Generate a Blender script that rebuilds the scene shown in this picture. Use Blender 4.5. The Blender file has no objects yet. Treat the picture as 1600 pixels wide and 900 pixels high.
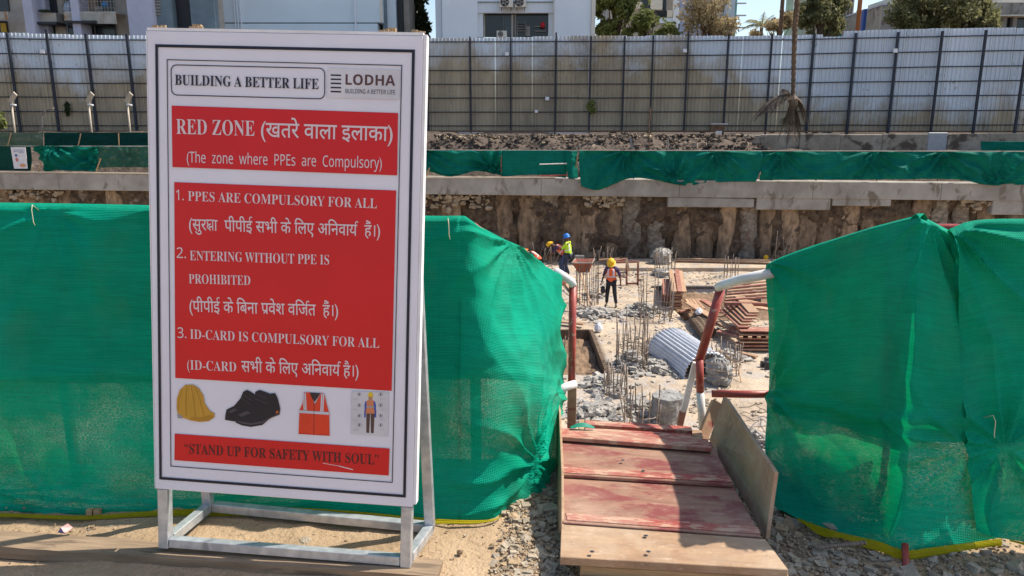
import bpy, bmesh, math, random
from mathutils import Vector, Matrix, noise
R = math.radians
SC = bpy.context.scene
COL = SC.collection
rnd = random.Random(7)

# ------------------------------------------------------------------ camera, world, sun, exposure
CAM_H, PITCH, FOC = 1.5, R(12.4), 1150.0
cd = bpy.data.cameras.new('camera'); cam = bpy.data.objects.new('camera', cd); COL.objects.link(cam)
cd.sensor_width = 36; cd.lens = FOC / 1600 * 36; cd.clip_start = .05; cd.clip_end = 3000
cam.location = (0, 0, CAM_H); cam.rotation_euler = (R(90) - PITCH, 0, 0); SC.camera = cam
SUN_AZ, SUN_EL = R(13), R(54)          # azimuth measured from +X towards +Y
sdir = Vector((math.cos(SUN_EL) * math.cos(SUN_AZ), math.cos(SUN_EL) * math.sin(SUN_AZ), math.sin(SUN_EL)))
w = bpy.data.worlds.new('World'); SC.world = w; w.use_nodes = True
wn = w.node_tree; bg = wn.nodes['Background']; bg.inputs[1].default_value = .15
sky = wn.nodes.new('ShaderNodeTexSky'); sky.sky_type = 'NISHITA'; sky.sun_disc = False
sky.sun_elevation = SUN_EL; sky.sun_rotation = R(90) - SUN_AZ; sky.air_density = 1.0; sky.dust_density = 1.6; sky.ozone_density = 1.2
wn.links.new(sky.outputs[0], bg.inputs[0])
ld = bpy.data.lights.new('sun', 'SUN'); lo = bpy.data.objects.new('sun', ld); COL.objects.link(lo)
ld.energy = 5.0; ld.angle = R(.5); ld.color = (1, .93, .82); lo.rotation_euler = sdir.to_track_quat('Z', 'Y').to_euler()
SC.view_settings.view_transform = 'Standard'; SC.view_settings.look = 'None'; SC.view_settings.gamma = 1
SC.view_settings.exposure = 0.48
SC.cycles.transparent_max_bounces = 16; SC.cycles.max_bounces = 8

# ------------------------------------------------------------------ photograph pixel -> place
def ray(px, py):
    x = (px - 800) / FOC; y = (450 - py) / FOC
    return Vector((x, math.cos(PITCH) + y * math.sin(PITCH), -math.sin(PITCH) + y * math.cos(PITCH)))
CAMP = Vector((0, 0, CAM_H))
def at_z(px, py, z):
    d = ray(px, py); return CAMP + d * ((z - CAM_H) / d.z)
def at_y(px, py, Y):
    d = ray(px, py); return CAMP + d * (Y / d.y)

# ------------------------------------------------------------------ mesh helpers
class MB:
    def __init__(s): s.v = []; s.f = []; s.m = []; s.uv = None
    def add(s, vs, fs, mi=0):
        b = len(s.v); s.v += [tuple(p) for p in vs]; s.f += [tuple(i + b for i in f) for f in fs]; s.m += [mi] * len(fs); return s
    def box(s, a, b, mi=0):
        x0, y0, z0 = a; x1, y1, z1 = b
        v = [(x0,y0,z0),(x1,y0,z0),(x1,y1,z0),(x0,y1,z0),(x0,y0,z1),(x1,y0,z1),(x1,y1,z1),(x0,y1,z1)]
        return s.add(v, [(3,2,1,0),(4,5,6,7),(0,1,5,4),(1,2,6,5),(2,3,7,6),(3,0,4,7)], mi)
    def hexa(s, bot, top, mi=0):      # two quads of four points each
        return s.add(list(bot) + list(top), [(3,2,1,0),(4,5,6,7),(0,1,5,4),(1,2,6,5),(2,3,7,6),(3,0,4,7)], mi)
    def bar(s, p, q, w, h, up=(0,0,1), mi=0):
        p, q = Vector(p), Vector(q); d = (q - p).normalized(); u = Vector(up)
        x = d.cross(u)
        if x.length < 1e-4: x = d.cross(Vector((0,1,0)))
        x.normalize(); z = x.cross(d)
        c = [(-w/2,-h/2),(w/2,-h/2),(w/2,h/2),(-w/2,h/2)]
        return s.hexa([p + x*a + z*b for a,b in c], [q + x*a + z*b for a,b in c], mi)
    def tube(s, pts, r, n=8, mi=0, cap=True):
        pts = [Vector(p) for p in pts]; rs = r if isinstance(r, (list, tuple)) else [r]*len(pts)
        b = len(s.v); prev = None
        for i, p in enumerate(pts):
            d = (pts[min(i+1,len(pts)-1)] - pts[max(i-1,0)]).normalized()
            if prev is None:
                x = d.cross(Vector((0,0,1)));
                if x.length < .05: x = d.cross(Vector((0,1,0)))
            else: x = prev - d * prev.dot(d)
            x.normalize(); prev = x; y = d.cross(x)
            for k in range(n):
                a = 2*math.pi*k/n; s.v.append(tuple(p + (x*math.cos(a) + y*math.sin(a))*rs[i]))
        for i in range(len(pts)-1):
            for k in range(n):
                k2 = (k+1) % n; s.f.append((b+i*n+k, b+i*n+k2, b+(i+1)*n+k2, b+(i+1)*n+k)); s.m.append(mi)
        if cap:
            s.f.append(tuple(b+k for k in reversed(range(n)))); s.m.append(mi)
            s.f.append(tuple(b+(len(pts)-1)*n+k for k in range(n))); s.m.append(mi)
        return s
    def quad(s, pts, mi=0): return s.add(pts, [tuple(range(len(pts)))], mi)
    def build(s, name, mats, parent=None, smooth=False, bevel=0, kind=None):
        me = bpy.data.meshes.new(name)
        off = parent_loc(parent)
        me.from_pydata([(x-off.x, y-off.y, z-off.z) for x,y,z in s.v], [], s.f)
        if not isinstance(mats, (list, tuple)): mats = [mats]
        for m in mats: me.materials.append(m)
        for p, mi in zip(me.polygons, s.m): p.material_index = mi; p.use_smooth = smooth
        me.validate(); me.update()
        o = bpy.data.objects.new(name, me); COL.objects.link(o)
        if parent: o.parent = parent
        if bevel:
            md = o.modifiers.new('bevel', 'BEVEL'); md.width = bevel; md.segments = 1; md.limit_method = 'ANGLE'
        if kind: o['kind'] = kind
        return o
def parent_loc(p):
    v = Vector((0,0,0))
    while p is not None: v += p.location; p = p.parent
    return v
def tag(o, label=None, cat=None, group=None, kind=None):
    if label: o['label'] = label
    if cat: o['category'] = cat
    if group: o['group'] = group
    if kind: o['kind'] = kind
    return o
def thing(name, loc, label, cat, group=None, rz=0):
    o = bpy.data.objects.new(name, None); COL.objects.link(o); o.location = loc; o.rotation_euler = (0,0,rz)
    o.empty_display_size = .1
    return tag(o, label, cat, group)
def copy_tree(o, parent=None):
    c = o.copy(); COL.objects.link(c)
    if parent: c.parent = parent
    for ch in list(o.children): copy_tree(ch, c)
    return c
def piece(src, name, parent, loc, rot=(0,0,0), sc=(1,1,1)):
    o = bpy.data.objects.new(name, src); COL.objects.link(o); o.parent = parent
    o.location = loc; o.rotation_euler = rot; o.scale = sc; return o
def mesh_of(mb, name, mats, smooth=False):
    o = mb.build(name, mats, smooth=smooth); me = o.data; bpy.data.objects.remove(o); return me
def N(x, y=0, z=0): return noise.noise(Vector((x, y, z)))
def FB(x, y=0, z=0, o=4): return noise.fractal(Vector((x, y, z)), 1.0, 2.0, o)

# ------------------------------------------------------------------ materials
def nodes(name):
    m = bpy.data.materials.new(name); m.use_nodes = True; nt = m.node_tree
    return m, nt, nt.nodes['Principled BSDF']
def nnode(nt, t, **kw):
    n = nt.nodes.new(t)
    for k, v in kw.items(): setattr(n, k, v)
    return n
def ramp(nt, src, stops):
    r = nt.nodes.new('ShaderNodeValToRGB'); e = r.color_ramp.elements
    while len(e) < len(stops): e.new(.5)
    for el, (p, c) in zip(e, stops):
        el.position = p; el.color = (c[0], c[1], c[2], 1) if not isinstance(c, (int, float)) else (c, c, c, 1)
    nt.links.new(src, r.inputs[0]); return r.outputs[0]
def tex_noise(nt, scale, detail=6, rough=.6, vec=None, stretch=None, world=False, dist=0):
    n = nt.nodes.new('ShaderNodeTexNoise'); n.inputs['Scale'].default_value = scale; n.inputs['Detail'].default_value = detail
    n.inputs['Roughness'].default_value = rough; n.inputs['Distortion'].default_value = dist
    mp = nt.nodes.new('ShaderNodeMapping')
    if vec is None:
        if world: g = nt.nodes.new('ShaderNodeNewGeometry'); vec = g.outputs['Position']
        else: g = nt.nodes.new('ShaderNodeTexCoord'); vec = g.outputs['Object']
    nt.links.new(vec, mp.inputs[0])
    if stretch: mp.inputs['Scale'].default_value = stretch
    nt.links.new(mp.outputs[0], n.inputs['Vector']); return n.outputs['Fac']
def mixc(nt, f, a, b, mode='MIX'):
    m = nt.nodes.new('ShaderNodeMix'); m.data_type = 'RGBA'; m.blend_type = mode; m.clamp_factor = True
    for sock, val in ((m.inputs['Factor'], f), (m.inputs[6], a), (m.inputs[7], b)):
        if isinstance(val, (int, float)): sock.default_value = val
        elif isinstance(val, (tuple, list)): sock.default_value = (val[0], val[1], val[2], 1)
        else: nt.links.new(val, sock)
    return m.outputs[2]
def bump(nt, b, h, strength=.3, dist=.01):
    n = nt.nodes.new('ShaderNodeBump'); n.inputs['Strength'].default_value = strength; n.inputs['Distance'].default_value = dist
    nt.links.new(h, n.inputs['Height']); nt.links.new(n.outputs[0], b.inputs['Normal'])
def rng_shift(nt, col, amt=.12):   # each object its own slight tone
    oi = nt.nodes.new('ShaderNodeObjectInfo')
    hs = nt.nodes.new('ShaderNodeHueSaturation'); mr = nt.nodes.new('ShaderNodeMapRange')
    mr.inputs['To Min'].default_value = 1 - amt; mr.inputs['To Max'].default_value = 1 + amt
    nt.links.new(oi.outputs['Random'], mr.inputs['Value']); nt.links.new(mr.outputs[0], hs.inputs['Value'])
    nt.links.new(col, hs.inputs['Color']); return hs.outputs[0]
def M(name, c1, c2=None, scale=8, rough=.8, bs=.3, bd=.01, metal=0, stretch=None, world=False, lo=.35, hi=.65, spots=None, vary=0, bscale=None, spec=.3, dust=0):
    m, nt, b = nodes(name); b.inputs['Roughness'].default_value = rough; b.inputs['Metallic'].default_value = metal
    b.inputs['Specular IOR Level'].default_value = spec
    c2 = c2 or tuple(x*.75 for x in c1)
    f = tex_noise(nt, scale, stretch=stretch, world=world)
    col = ramp(nt, f, [(lo, c2), (hi, c1)])
    if spots:
        sc, c3, thr = spots[:3]
        g = tex_noise(nt, sc, stretch=spots[3] if len(spots) > 3 else stretch, world=world, dist=.4)
        gf = ramp(nt, g, [(thr, 0.0), (min(thr+.08, 1), 1.0)]); col = mixc(nt, gf, col, c3)
    if dust:      # dried mud, scuffs and fine scratches
        d1 = ramp(nt, tex_noise(nt, 2.3, detail=9, rough=.72, world=True, dist=.3), [(.44, 0.0), (.66, dust)]); col = mixc(nt, d1, col, (.50,.40,.29))
        d2 = ramp(nt, tex_noise(nt, 55, detail=4, rough=.7, world=True, stretch=(.35,1.3,1)), [(.58, 0.0), (.66, dust*.8)]); col = mixc(nt, d2, col, (.55,.42,.31))
        d3 = ramp(nt, tex_noise(nt, 16, detail=6, rough=.75, world=True), [(.60, 0.0), (.70, dust)]); col = mixc(nt, d3, col, (.10,.06,.045))
    if vary: col = rng_shift(nt, col, vary)
    nt.links.new(col, b.inputs['Base Color'])
    if bs:
        h = tex_noise(nt, bscale or scale*5, detail=8, stretch=stretch, world=world); bump(nt, b, h, bs, bd)
    return m

m_sand = M('sand', (.45,.32,.20), (.32,.225,.135), 3, .95, .9, .02, world=True, spots=(38,(.25,.17,.10),.62), bscale=45)
m_pitfloor = M('pit_floor_crust', (.49,.385,.275), (.29,.23,.17), .9, .95, .9, .05, world=True, spots=(1.7,(.37,.32,.27),.50), bscale=9, lo=.34, hi=.6)
m_soil = M('brown_soil', (.27,.175,.105), (.13,.085,.055), 3, .95, 1, .06, world=True, spots=(14,(.38,.28,.18),.64), bscale=12)
m_darksoil = M('dark_soil', (.14,.105,.08), (.05,.038,.03), 2.2, .95, 1, .10, world=True, spots=(2.2,(.40,.32,.23),.66), bscale=6)
m_gravel = M('grey_gravel', (.44,.365,.27), (.26,.22,.17), 30, .9, .6, .01, world=True, spots=(9,(.48,.40,.29),.62))
m_rubble = M('broken_concrete', (.40,.375,.335), (.23,.21,.185), 10, .9, .6, .02, world=True, spots=(5,(.52,.47,.40),.64))
m_conc = M('concrete', (.36,.33,.295), (.24,.215,.185), 1.0, .9, .4, .02, world=True, spots=(1.6,(.17,.14,.11),.56,(1,1,.5)))
m_concdark = M('dark_concrete', (.17,.155,.14), (.10,.09,.08), 3, .9, .4, .02, world=True)  # darker concrete for the slab edges and the beam core
m_pile = M('pile_face', (.35,.24,.15), (.13,.09,.058), 4.5, .95, 1, .14, world=True, stretch=(1,1,.5), spots=(5,(.44,.37,.27),.66,(1,1,.6)), vary=.22, bscale=4)
m_pilegrey = M('pile_grey_face', (.31,.255,.195), (.13,.105,.08), 4, .95, .9, .06, world=True, stretch=(1,1,1.8), spots=(3,(.16,.11,.075),.56,(1,1,.8)), vary=.18, bscale=5)
m_pileface = [m_pile, m_pilegrey]
m_galv = M('galvanised_steel', (.60,.62,.64), (.40,.42,.45), 22, .42, .12, .003, metal=.55, spots=(9,(.30,.32,.35),.62), spec=.5)
m_signsteel = M('white_powdery_steel', (.66,.66,.67), (.5,.5,.52), 18, .5, .15, .002, metal=.2)
m_timber = M('raw_timber', (.47,.315,.17), (.32,.20,.10), 5, .8, .5, .004, stretch=(1,9,9), spots=(3,(.24,.15,.08),.62,(1,8,8)), vary=.12, bscale=14)
m_ply = M('worn_plywood', (.48,.29,.175), (.34,.19,.115), 3.2, .75, .35, .003, stretch=(1,5,5), spots=(4.5,(.31,.085,.07),.53,(1,2.6,2.6)), vary=.06, bscale=18)
m_plyred = M('red_faced_plywood', (.30,.15,.10), (.225,.11,.075), 5, .65, .35, .003, stretch=(1,5,5), spots=(5,(.20,.05,.045),.48,(1,2.0,2.0)), dust=.32, vary=.06, bscale=18, lo=.42, hi=.56)
m_plytan = M('tan_plywood', (.36,.225,.13), (.25,.15,.09), 5, .75, .35, .003, stretch=(1,5,5), spots=(6,(.27,.15,.09),.58,(1,3,3)), vary=.08, bscale=18, dust=.5)
m_redpaint = M('worn_red_paint', (.36,.085,.065), (.24,.05,.04), 9, .7, .4, .003, spots=(13,(.42,.24,.165),.50,(1,3,1)), bscale=30, dust=.5)
m_shutter = M('red_shutter_board', (.34,.135,.09), (.24,.10,.075), 4, .7, .4, .004, stretch=(1,5,5), spots=(4,(.47,.33,.22),.56,(1,5,5)), vary=.2)
m_shuttertan = M('tan_shutter_board', (.48,.31,.19), (.34,.20,.12), 4, .7, .4, .004, stretch=(1,5,5), vary=.2)
m_redpipe = M('red_pipe_paint', (.36,.055,.04), (.24,.035,.027), 12, .42, .3, .002, spots=(26,(.42,.20,.15),.58), spec=.5)
m_whitepipe = M('white_pipe_paint', (.74,.72,.70), (.6,.57,.54), 9, .4, .1, .001, spots=(19,(.36,.22,.16),.63), spec=.5)
m_rebar = M('rebar_steel', (.30,.235,.185), (.17,.13,.10), 20, .7, .3, .003, metal=.2, vary=.3)
m_black = M('dark_painted_steel', (.035,.04,.055), (.022,.025,.035), 5, .6, .05, .002)
m_rustline = M('rusty_angle', (.20,.12,.075), (.12,.07,.045), 4, .9, .3, .01, world=True)
m_flex = M('flex_banner_white', (.74,.72,.78), (.68,.66,.72), 3, .42, .25, .004, spec=.35, bscale=5, spots=(2.6,(.60,.56,.55),.68))
m_flexedge = M('banner_fold', (.80,.79,.80), (.70,.68,.68), 14, .6, .2, .002)
m_redprint = M('red_print', (.62,.011,.013), (.57,.010,.011), 3, .38, .05, .001, spec=.35)
m_blackprint = M('black_print', (.018,.020,.035), (.015,.016,.028), 3, .45, 0)
m_whiteprint = M('white_print', (.68,.58,.60), (.66,.56,.58), 3, .45, 0)
m_darkprint = M('maroon_print', (.085,.02,.02), (.07,.015,.015), 3, .45, 0)
m_brownprint = M('brown_print', (.11,.05,.05), (.1,.045,.045), 3, .45, 0)
def flat(name, c, rough=.5, metal=0, vary=0): return M(name, c, tuple(x*.85 for x in c), 6, rough, .05, .002, metal=metal, vary=vary)
m_leafA = M('leaf_dark', (.075,.10,.035), (.04,.06,.02), 1.5, .6, 0, world=True, vary=0)
m_leafB = M('leaf_light', (.27,.30,.09), (.13,.155,.05), 1.2, .6, 0, world=True)
m_leafC = M('leaf_dry', (.56,.45,.26), (.34,.27,.15), 1.2, .7, 0, world=True)
m_leafD = M('leaf_olive', (.33,.31,.14), (.13,.14,.065), 1.5, .6, 0, world=True)
m_bark = M('bark', (.15,.10,.065), (.08,.055,.035), 6, .9, .8, .02, stretch=(1,1,.3))
for mm in (m_leafA, m_leafB, m_leafC, m_leafD):
    nt = mm.node_tree; b = nt.nodes['Principled BSDF']; tr = nt.nodes.new('ShaderNodeBsdfTranslucent'); mx = nt.nodes.new('ShaderNodeMixShader')
    src = b.inputs['Base Color'].links[0].from_socket; nt.links.new(src, tr.inputs[0]); mx.inputs[0].default_value = .45
    nt.links.new(b.outputs[0], mx.inputs[1]); nt.links.new(tr.outputs[0], mx.inputs[2]); nt.links.new(mx.outputs[0], nt.nodes['Material Output'].inputs[0])

def net_material(name, base, trans, hole, stripe=.006, dirty=0):
    m, nt, b = nodes(name)
    uv = nnode(nt, 'ShaderNodeUVMap'); uv.uv_map = 'uv'
    f = tex_noise(nt, 5, vec=uv.outputs[0]); col = ramp(nt, f, [(.3, tuple(x*.82 for x in base)), (.7, base)])
    # knitted rows: a wave across the height, broken by noise
    wv = nnode(nt, 'ShaderNodeTexWave'); wv.wave_type = 'BANDS'; wv.bands_direction = 'Y'; wv.inputs['Scale'].default_value = .314/stripe
    wv.inputs['Distortion'].default_value = .6; wv.inputs['Detail'].default_value = 1; nt.links.new(uv.outputs[0], wv.inputs[0])
    wx = nnode(nt, 'ShaderNodeTexWave'); wx.wave_type = 'BANDS'; wx.bands_direction = 'X'; wx.inputs['Scale'].default_value = .314/(stripe*1.1)
    wx.inputs['Distortion'].default_value = .5; nt.links.new(uv.outputs[0], wx.inputs[0])
    rows = ramp(nt, wv.outputs['Fac'], [(0, .80), (.7, 1.0)])
    col = mixc(nt, 1.0, col, rows, 'MULTIPLY')
    st = ramp(nt, tex_noise(nt, 9, detail=5, rough=.7, vec=uv.outputs[0], stretch=(.5,9,1)), [(.3, .80), (.7, 1.08)]); col = mixc(nt, 1.0, col, st, 'MULTIPLY')
    fd = ramp(nt, tex_noise(nt, 1.7, detail=5, vec=uv.outputs[0]), [(.35, (.80,.86,.74)), (.65, (1,1,1))]); col = mixc(nt, 1.0, col, fd, 'MULTIPLY')
    if dirty:
        g = tex_noise(nt, 3, vec=uv.outputs[0]); gf = ramp(nt, g, [(.5, 0.0), (.75, dirty)]); col = mixc(nt, gf, col, (.45,.42,.30))
    nt.links.new(col, b.inputs['Base Color']); b.inputs['Roughness'].default_value = .62; b.inputs['Specular IOR Level'].default_value = .10
    tr = nnode(nt, 'ShaderNodeBsdfTranslucent'); nt.links.new(mixc(nt, 1.0, col, trans, 'MULTIPLY'), tr.inputs[0])
    mx = nnode(nt, 'ShaderNodeMixShader'); mx.inputs[0].default_value = .42
    nt.links.new(b.outputs[0], mx.inputs[1]); nt.links.new(tr.outputs[0], mx.inputs[2])
    tp = nnode(nt, 'ShaderNodeBsdfTransparent')
    # open mesh: more open in loose patches
    big = ramp(nt, tex_noise(nt, 3.2, vec=uv.outputs[0], stretch=(1,1.6,1), dist=.5), [(.45, hole*.25), (.68, hole*3.2)])
    thr = ramp(nt, tex_noise(nt, 330, detail=2, vec=uv.outputs[0], stretch=(.35,1,1)), [(.42, 0.0), (.66, 1.0)])
    mul = nnode(nt, 'ShaderNodeMath'); mul.operation = 'MULTIPLY'; nt.links.new(big, mul.inputs[0]); nt.links.new(thr, mul.inputs[1])
    m2 = nnode(nt, 'ShaderNodeMath'); m2.operation = 'MULTIPLY'; m2.use_clamp = True; nt.links.new(mul.outputs[0], m2.inputs[0])
    inv = nnode(nt, 'ShaderNodeMath'); inv.operation = 'SUBTRACT'; inv.inputs[0].default_value = 1.15; nt.links.new(wv.outputs['Fac'], inv.inputs[1])
    nt.links.new(inv.outputs[0], m2.inputs[1])
    mo = nnode(nt, 'ShaderNodeMixShader'); nt.links.new(m2.outputs[0], mo.inputs[0]); nt.links.new(mx.outputs[0], mo.inputs[1]); nt.links.new(tp.outputs[0], mo.inputs[2])
    nt.links.new(mo.outputs[0], nt.nodes['Material Output'].inputs[0])
    ad = nnode(nt, 'ShaderNodeMath'); nt.links.new(wv.outputs['Fac'], ad.inputs[0]); nt.links.new(wx.outputs['Fac'], ad.inputs[1])
    bump(nt, b, ad.outputs[0], .45, .003)
    return m
m_net = net_material('green_shade_net', (.003,.58,.38), (.45,.54,.28), .085, dirty=.07)
m_netfar = net_material('far_green_net', (.006,.27,.215), (.7,1,.9), .03, stripe=.05)
m_netdark = net_material('far_dark_net', (.012,.10,.085), (.5,1,.8), .03, stripe=.05)
m_netpale = net_material('far_faded_net', (.22,.29,.21), (.8,1,.8), .03, stripe=.05, dirty=.6)
m_netgrey = net_material('far_dusty_net', (.06,.20,.155), (.7,1,.8), .03, stripe=.05, dirty=.35)
m_yellow = net_material('yellow_selvedge', (.62,.50,.015), (1,1,.6), .12)

def fence_material():
    m, nt, b = nodes('corrugated_grey_steel')
    b.inputs['Roughness'].default_value = .5; b.inputs['Metallic'].default_value = .1
    g = nnode(nt, 'ShaderNodeNewGeometry'); sp = nnode(nt, 'ShaderNodeSeparateXYZ'); nt.links.new(g.outputs['Position'], sp.inputs[0])
    base = ramp(nt, tex_noise(nt, .5, world=True, stretch=(1,1,.6)), [(.3, (.50,.56,.63)), (.7, (.60,.655,.715))])
    base = rng_shift(nt, base, .06)
    # splashed mud: thick low down, patchy, thinner to the left and right
    zf = nnode(nt, 'ShaderNodeMapRange'); zf.inputs['From Min'].default_value = 6.1; zf.inputs['From Max'].default_value = 1.4
    zf.inputs['To Min'].default_value = 0; zf.inputs['To Max'].default_value = .68; nt.links.new(sp.outputs['Z'], zf.inputs['Value'])
    ab = nnode(nt, 'ShaderNodeMapRange'); ab.inputs['From Min'].default_value = 10; ab.inputs['From Max'].default_value = 17
    ab.inputs['To Min'].default_value = .16; ab.inputs['To Max'].default_value = -.30; nt.links.new(sp.outputs['X'], ab.inputs['Value'])
    al = nnode(nt, 'ShaderNodeMapRange'); al.inputs['From Min'].default_value = -8; al.inputs['From Max'].default_value = -27
    al.inputs['To Min'].default_value = 0; al.inputs['To Max'].default_value = -.16; nt.links.new(sp.outputs['X'], al.inputs['Value'])
    n1 = tex_noise(nt, .34, detail=9, rough=.72, world=True, stretch=(1,1,.8), dist=.5)
    s = zf.outputs[0]
    for other in (ab.outputs[0], al.outputs[0], n1):
        a = nnode(nt, 'ShaderNodeMath'); nt.links.new(s, a.inputs[0]); nt.links.new(other, a.inputs[1]); s = a.outputs[0]
    mud = ramp(nt, s, [(.60, 0.0), (.84, .92)])
    mcol = ramp(nt, tex_noise(nt, 1.1, world=True, stretch=(1,1,.25)), [(.3, (.22,.165,.095)), (.7, (.44,.345,.21))])
    col = mixc(nt, mud, base, mcol)
    fl = ramp(nt, tex_noise(nt, 7, detail=3, world=True, stretch=(1,1,.5)), [(.60, 0.0), (.66, .7)])
    ar = ramp(nt, tex_noise(nt, .33, world=True), [(.50, 0.0), (.62, 1.0)])
    mu = nnode(nt, 'ShaderNodeMath'); mu.operation = 'MULTIPLY'; nt.links.new(fl, mu.inputs[0]); nt.links.new(ar, mu.inputs[1])
    col = mixc(nt, mu.outputs[0], col, (.12,.10,.08))
    nt.links.new(col, b.inputs['Base Color']); return m
m_fence = fence_material()

# ------------------------------------------------------------------ GROUND
PITZ = -4.41
def near_h(x, y):
    return .014*FB(x*1.3, y*1.3) + .009*FB(x*7, y*7, 3, 4) + .006*abs(N(x*21, y*21, 4)) - .012*max(0, N(x*4.5, y*4.5, 9)-.25)
def sheet(name, xs, ys, hf, mat, kind='structure', smooth=True):
    mb = MB(); n = len(xs)
    for y in ys:
        for x in xs: mb.v.append((x, y, hf(x, y)))
    for j in range(len(ys)-1):
        for i in range(n-1): mb.f.append((j*n+i, j*n+i+1, (j+1)*n+i+1, (j+1)*n+i)); mb.m.append(0)
    return mb.build(name, mat, smooth=smooth, kind=kind)
def lin(a, b, n): return [a + (b-a)*i/(n-1) for i in range(n)]
xs = lin(-60, -3.2, 16)[:-1] + lin(-3.2, 3.4, 260) + lin(3.4, 60, 16)[1:]
ys = lin(-60, 1.4, 12)[:-1] + lin(1.4, 3.16, 100) + [3.2, 3.24, 3.3, 3.42, 3.6, 4.0, 4.3]
def near_full(x, y):
    h = near_h(x, y) if abs(x) < 4 else 0
    e = 3.17 + .06*N(x*2.2, 5)
    if y > e: h -= (y - e)*7.5*(1 + .3*N(x*3, y*3))
    return max(h, PITZ-.3)
sheet('ground', xs, ys, near_full, m_sand)

# pit floor, sunk excavations in it
SOAK = []                      # (x0,x1,y0,y1,depth)
def reg(pts, depth):
    P = [at_z(*p, PITZ) for p in pts]; SOAK.append((min(p.x for p in P), max(p.x for p in P), min(p.y for p in P), max(p.y for p in P), depth)); return SOAK[-1]
exA = reg([(872, 585), (922, 518)], .45)
exB = reg([(1068, 500), (1196, 449)], .35)
exC = reg([(1117, 417), (1148, 412)], .5)
def in_ex(x, y, m=0):
    for a, b, c, d, dep in SOAK:
        if a-m < x < b+m and c-m < y < d+m: return dep
    return 0
def pit_h(x, y):
    d = in_ex(x, y)
    return PITZ + .05*FB(x*.5, y*.5) + .02*FB(x*3, y*3, 7) - d + (.08*FB(x*2, y*2, 2) if d else 0)
xs = lin(-70, -4, 12)[:-1] + lin(-4, 16, 170) + lin(16, 70, 12)[1:]
ys = lin(2.9, 11, 12)[:-1] + lin(11, 33.6, 210)
sheet('pit_floor', xs, ys, pit_h, m_pitfloor)
for nm, e in (('soil_patch', exA), ('soil_patch', exB)):
    sheet(nm, lin(e[0]+.04, e[1]-.04, 26), lin(e[2]+.04, e[3]-.04, 30), lambda x, y: PITZ-.22 + .12*FB(x*2, y*2, 2) + .04*FB(x*9, y*9), m_soil)
# far ground: behind the pit to the horizon
def far_h(x, y):
    if y < 34.2: return -1.0
    if x < -4: b = 1.15 if y > 43 else (-.3 if y < 38 else -.3 + (y-38)*.26)
    else: 
        if x > 12.6 and y < 42.2: b = -.1 + (y-34.2)*.03 + .2*FB(x*.6, y*.6)
        else: b = min(.98 if y > 42 else .92, -.55 + (y-34.2)*.27 + .45*FB(x*.5, y*.9) + .25*FB(x*1.7, y*2.2, 8))
    return min(b, 1.15) + .12*FB(x*.7, y*.7, 4)*(1 if y < 44 else .2)
ys = lin(33.4, 48, 60) + [52, 60, 80, 120, 220, 500, 1500]
sheet('far_ground', lin(-900, -40, 10)[:-1] + lin(-40, 40, 160) + lin(40, 900, 10)[1:], ys, far_h, m_darksoil)

def chips(name, centres, mat, size, flatness=.55, kind='stuff', label=None, parent=None, seed=1):
    r = random.Random(seed); mb = MB()
    for c in centres:
        s = size * (.45 + r.random()**2.2*1.6); q = []
        ax = Matrix.Rotation(r.random()*6.28, 3, 'Z') @ Matrix.Rotation((r.random()-.5)*1.2, 3, 'X')
        for dx, dy, dz in ((-1,-1,-1),(1,-1,-1),(1,1,-1),(-1,1,-1),(-1,-1,1),(1,-1,1),(1,1,1),(-1,1,1)):
            k = Vector((dx*(.5+r.random()*.5), dy*(.35+r.random()*.5), dz*flatness*(.35+r.random()*.6)))
            q.append(Vector(c) + ax @ k * s * .6)
        mb.hexa(q[:4], q[4:])
    o = mb.build(name, mat, parent, kind=kind)
    if label: o['label'] = label
    return o
# gravel beside the ramp and scattered pebbles on the sand
def scat(n, fx, seed):
    r = random.Random(seed); return [fx(r) for _ in range(n)]
def g1(r):
    x = r.uniform(-.05, .22); y = r.uniform(2.1, 3.15); return (x + (y-2.5)*.12 + abs(r.gauss(0,.02)), y, near_h(x, y) + r.uniform(-.004, .010))
def g2(r):
    x = .86 + abs(r.gauss(0, .5)); y = r.uniform(1.9, 3.15); return (x, y, near_h(x, y) + r.uniform(-.004, .010))
m_grit = M('brown_grit', (.40,.30,.20), (.24,.18,.12), 26, .95, .6, .01, world=True, spots=(12,(.46,.42,.36),.62))
chips('gravel', scat(3500, g1, 3) + scat(11000, g2, 4), m_grit, .0085, .7, label='fine brown grit beside the ramp')
chips('gravel', scat(600, g1, 13) + scat(1500, g2, 14), m_gravel, .019, .6, label='loose grey broken stone beside the ramp')
chips('gravel', scat(30, g1, 23) + scat(85, g2, 24), m_gravel, .040, .55, label='larger broken lumps beside the ramp')
chips('gravel', scat(40, g1, 33) + scat(150, g2, 34), m_sand, .026, .55, label='earth clods beside the ramp')
chips('pebbles', scat(1500, lambda r: (r.uniform(-3.2, .95), r.uniform(1.6, 3.1), .003), 5), m_sand, .007, .7, label='small pebbles in the sand')
chips('pebbles', scat(500, lambda r: (r.uniform(-3.2, .95), r.uniform(1.6, 3.1), .003), 6), m_gravel, .008, .7, label='small grey pebbles in the sand')
def stone(px, py, s, label, mat, seed):
    c = at_z(px, py, .012); t = MB(); bm = bmesh.new(); bmesh.ops.create_icosphere(bm, subdivisions=2, radius=s)
    for v in bm.verts:
        v.co *= 1 + .35*N(v.co.x*30+seed, v.co.y*30, v.co.z*30); v.co.z *= .6
    me = bpy.data.meshes.new('stone'); bm.to_mesh(me); me.materials.append(mat); o = bpy.data.objects.new('stone', me); COL.objects.link(o); o.location = c
    tag(o, label, 'stone', 'loose stones on the sand')
stone(478, 845, .024, 'pale angular stone on the sand inside the sign frame', m_gravel, 1)
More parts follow.
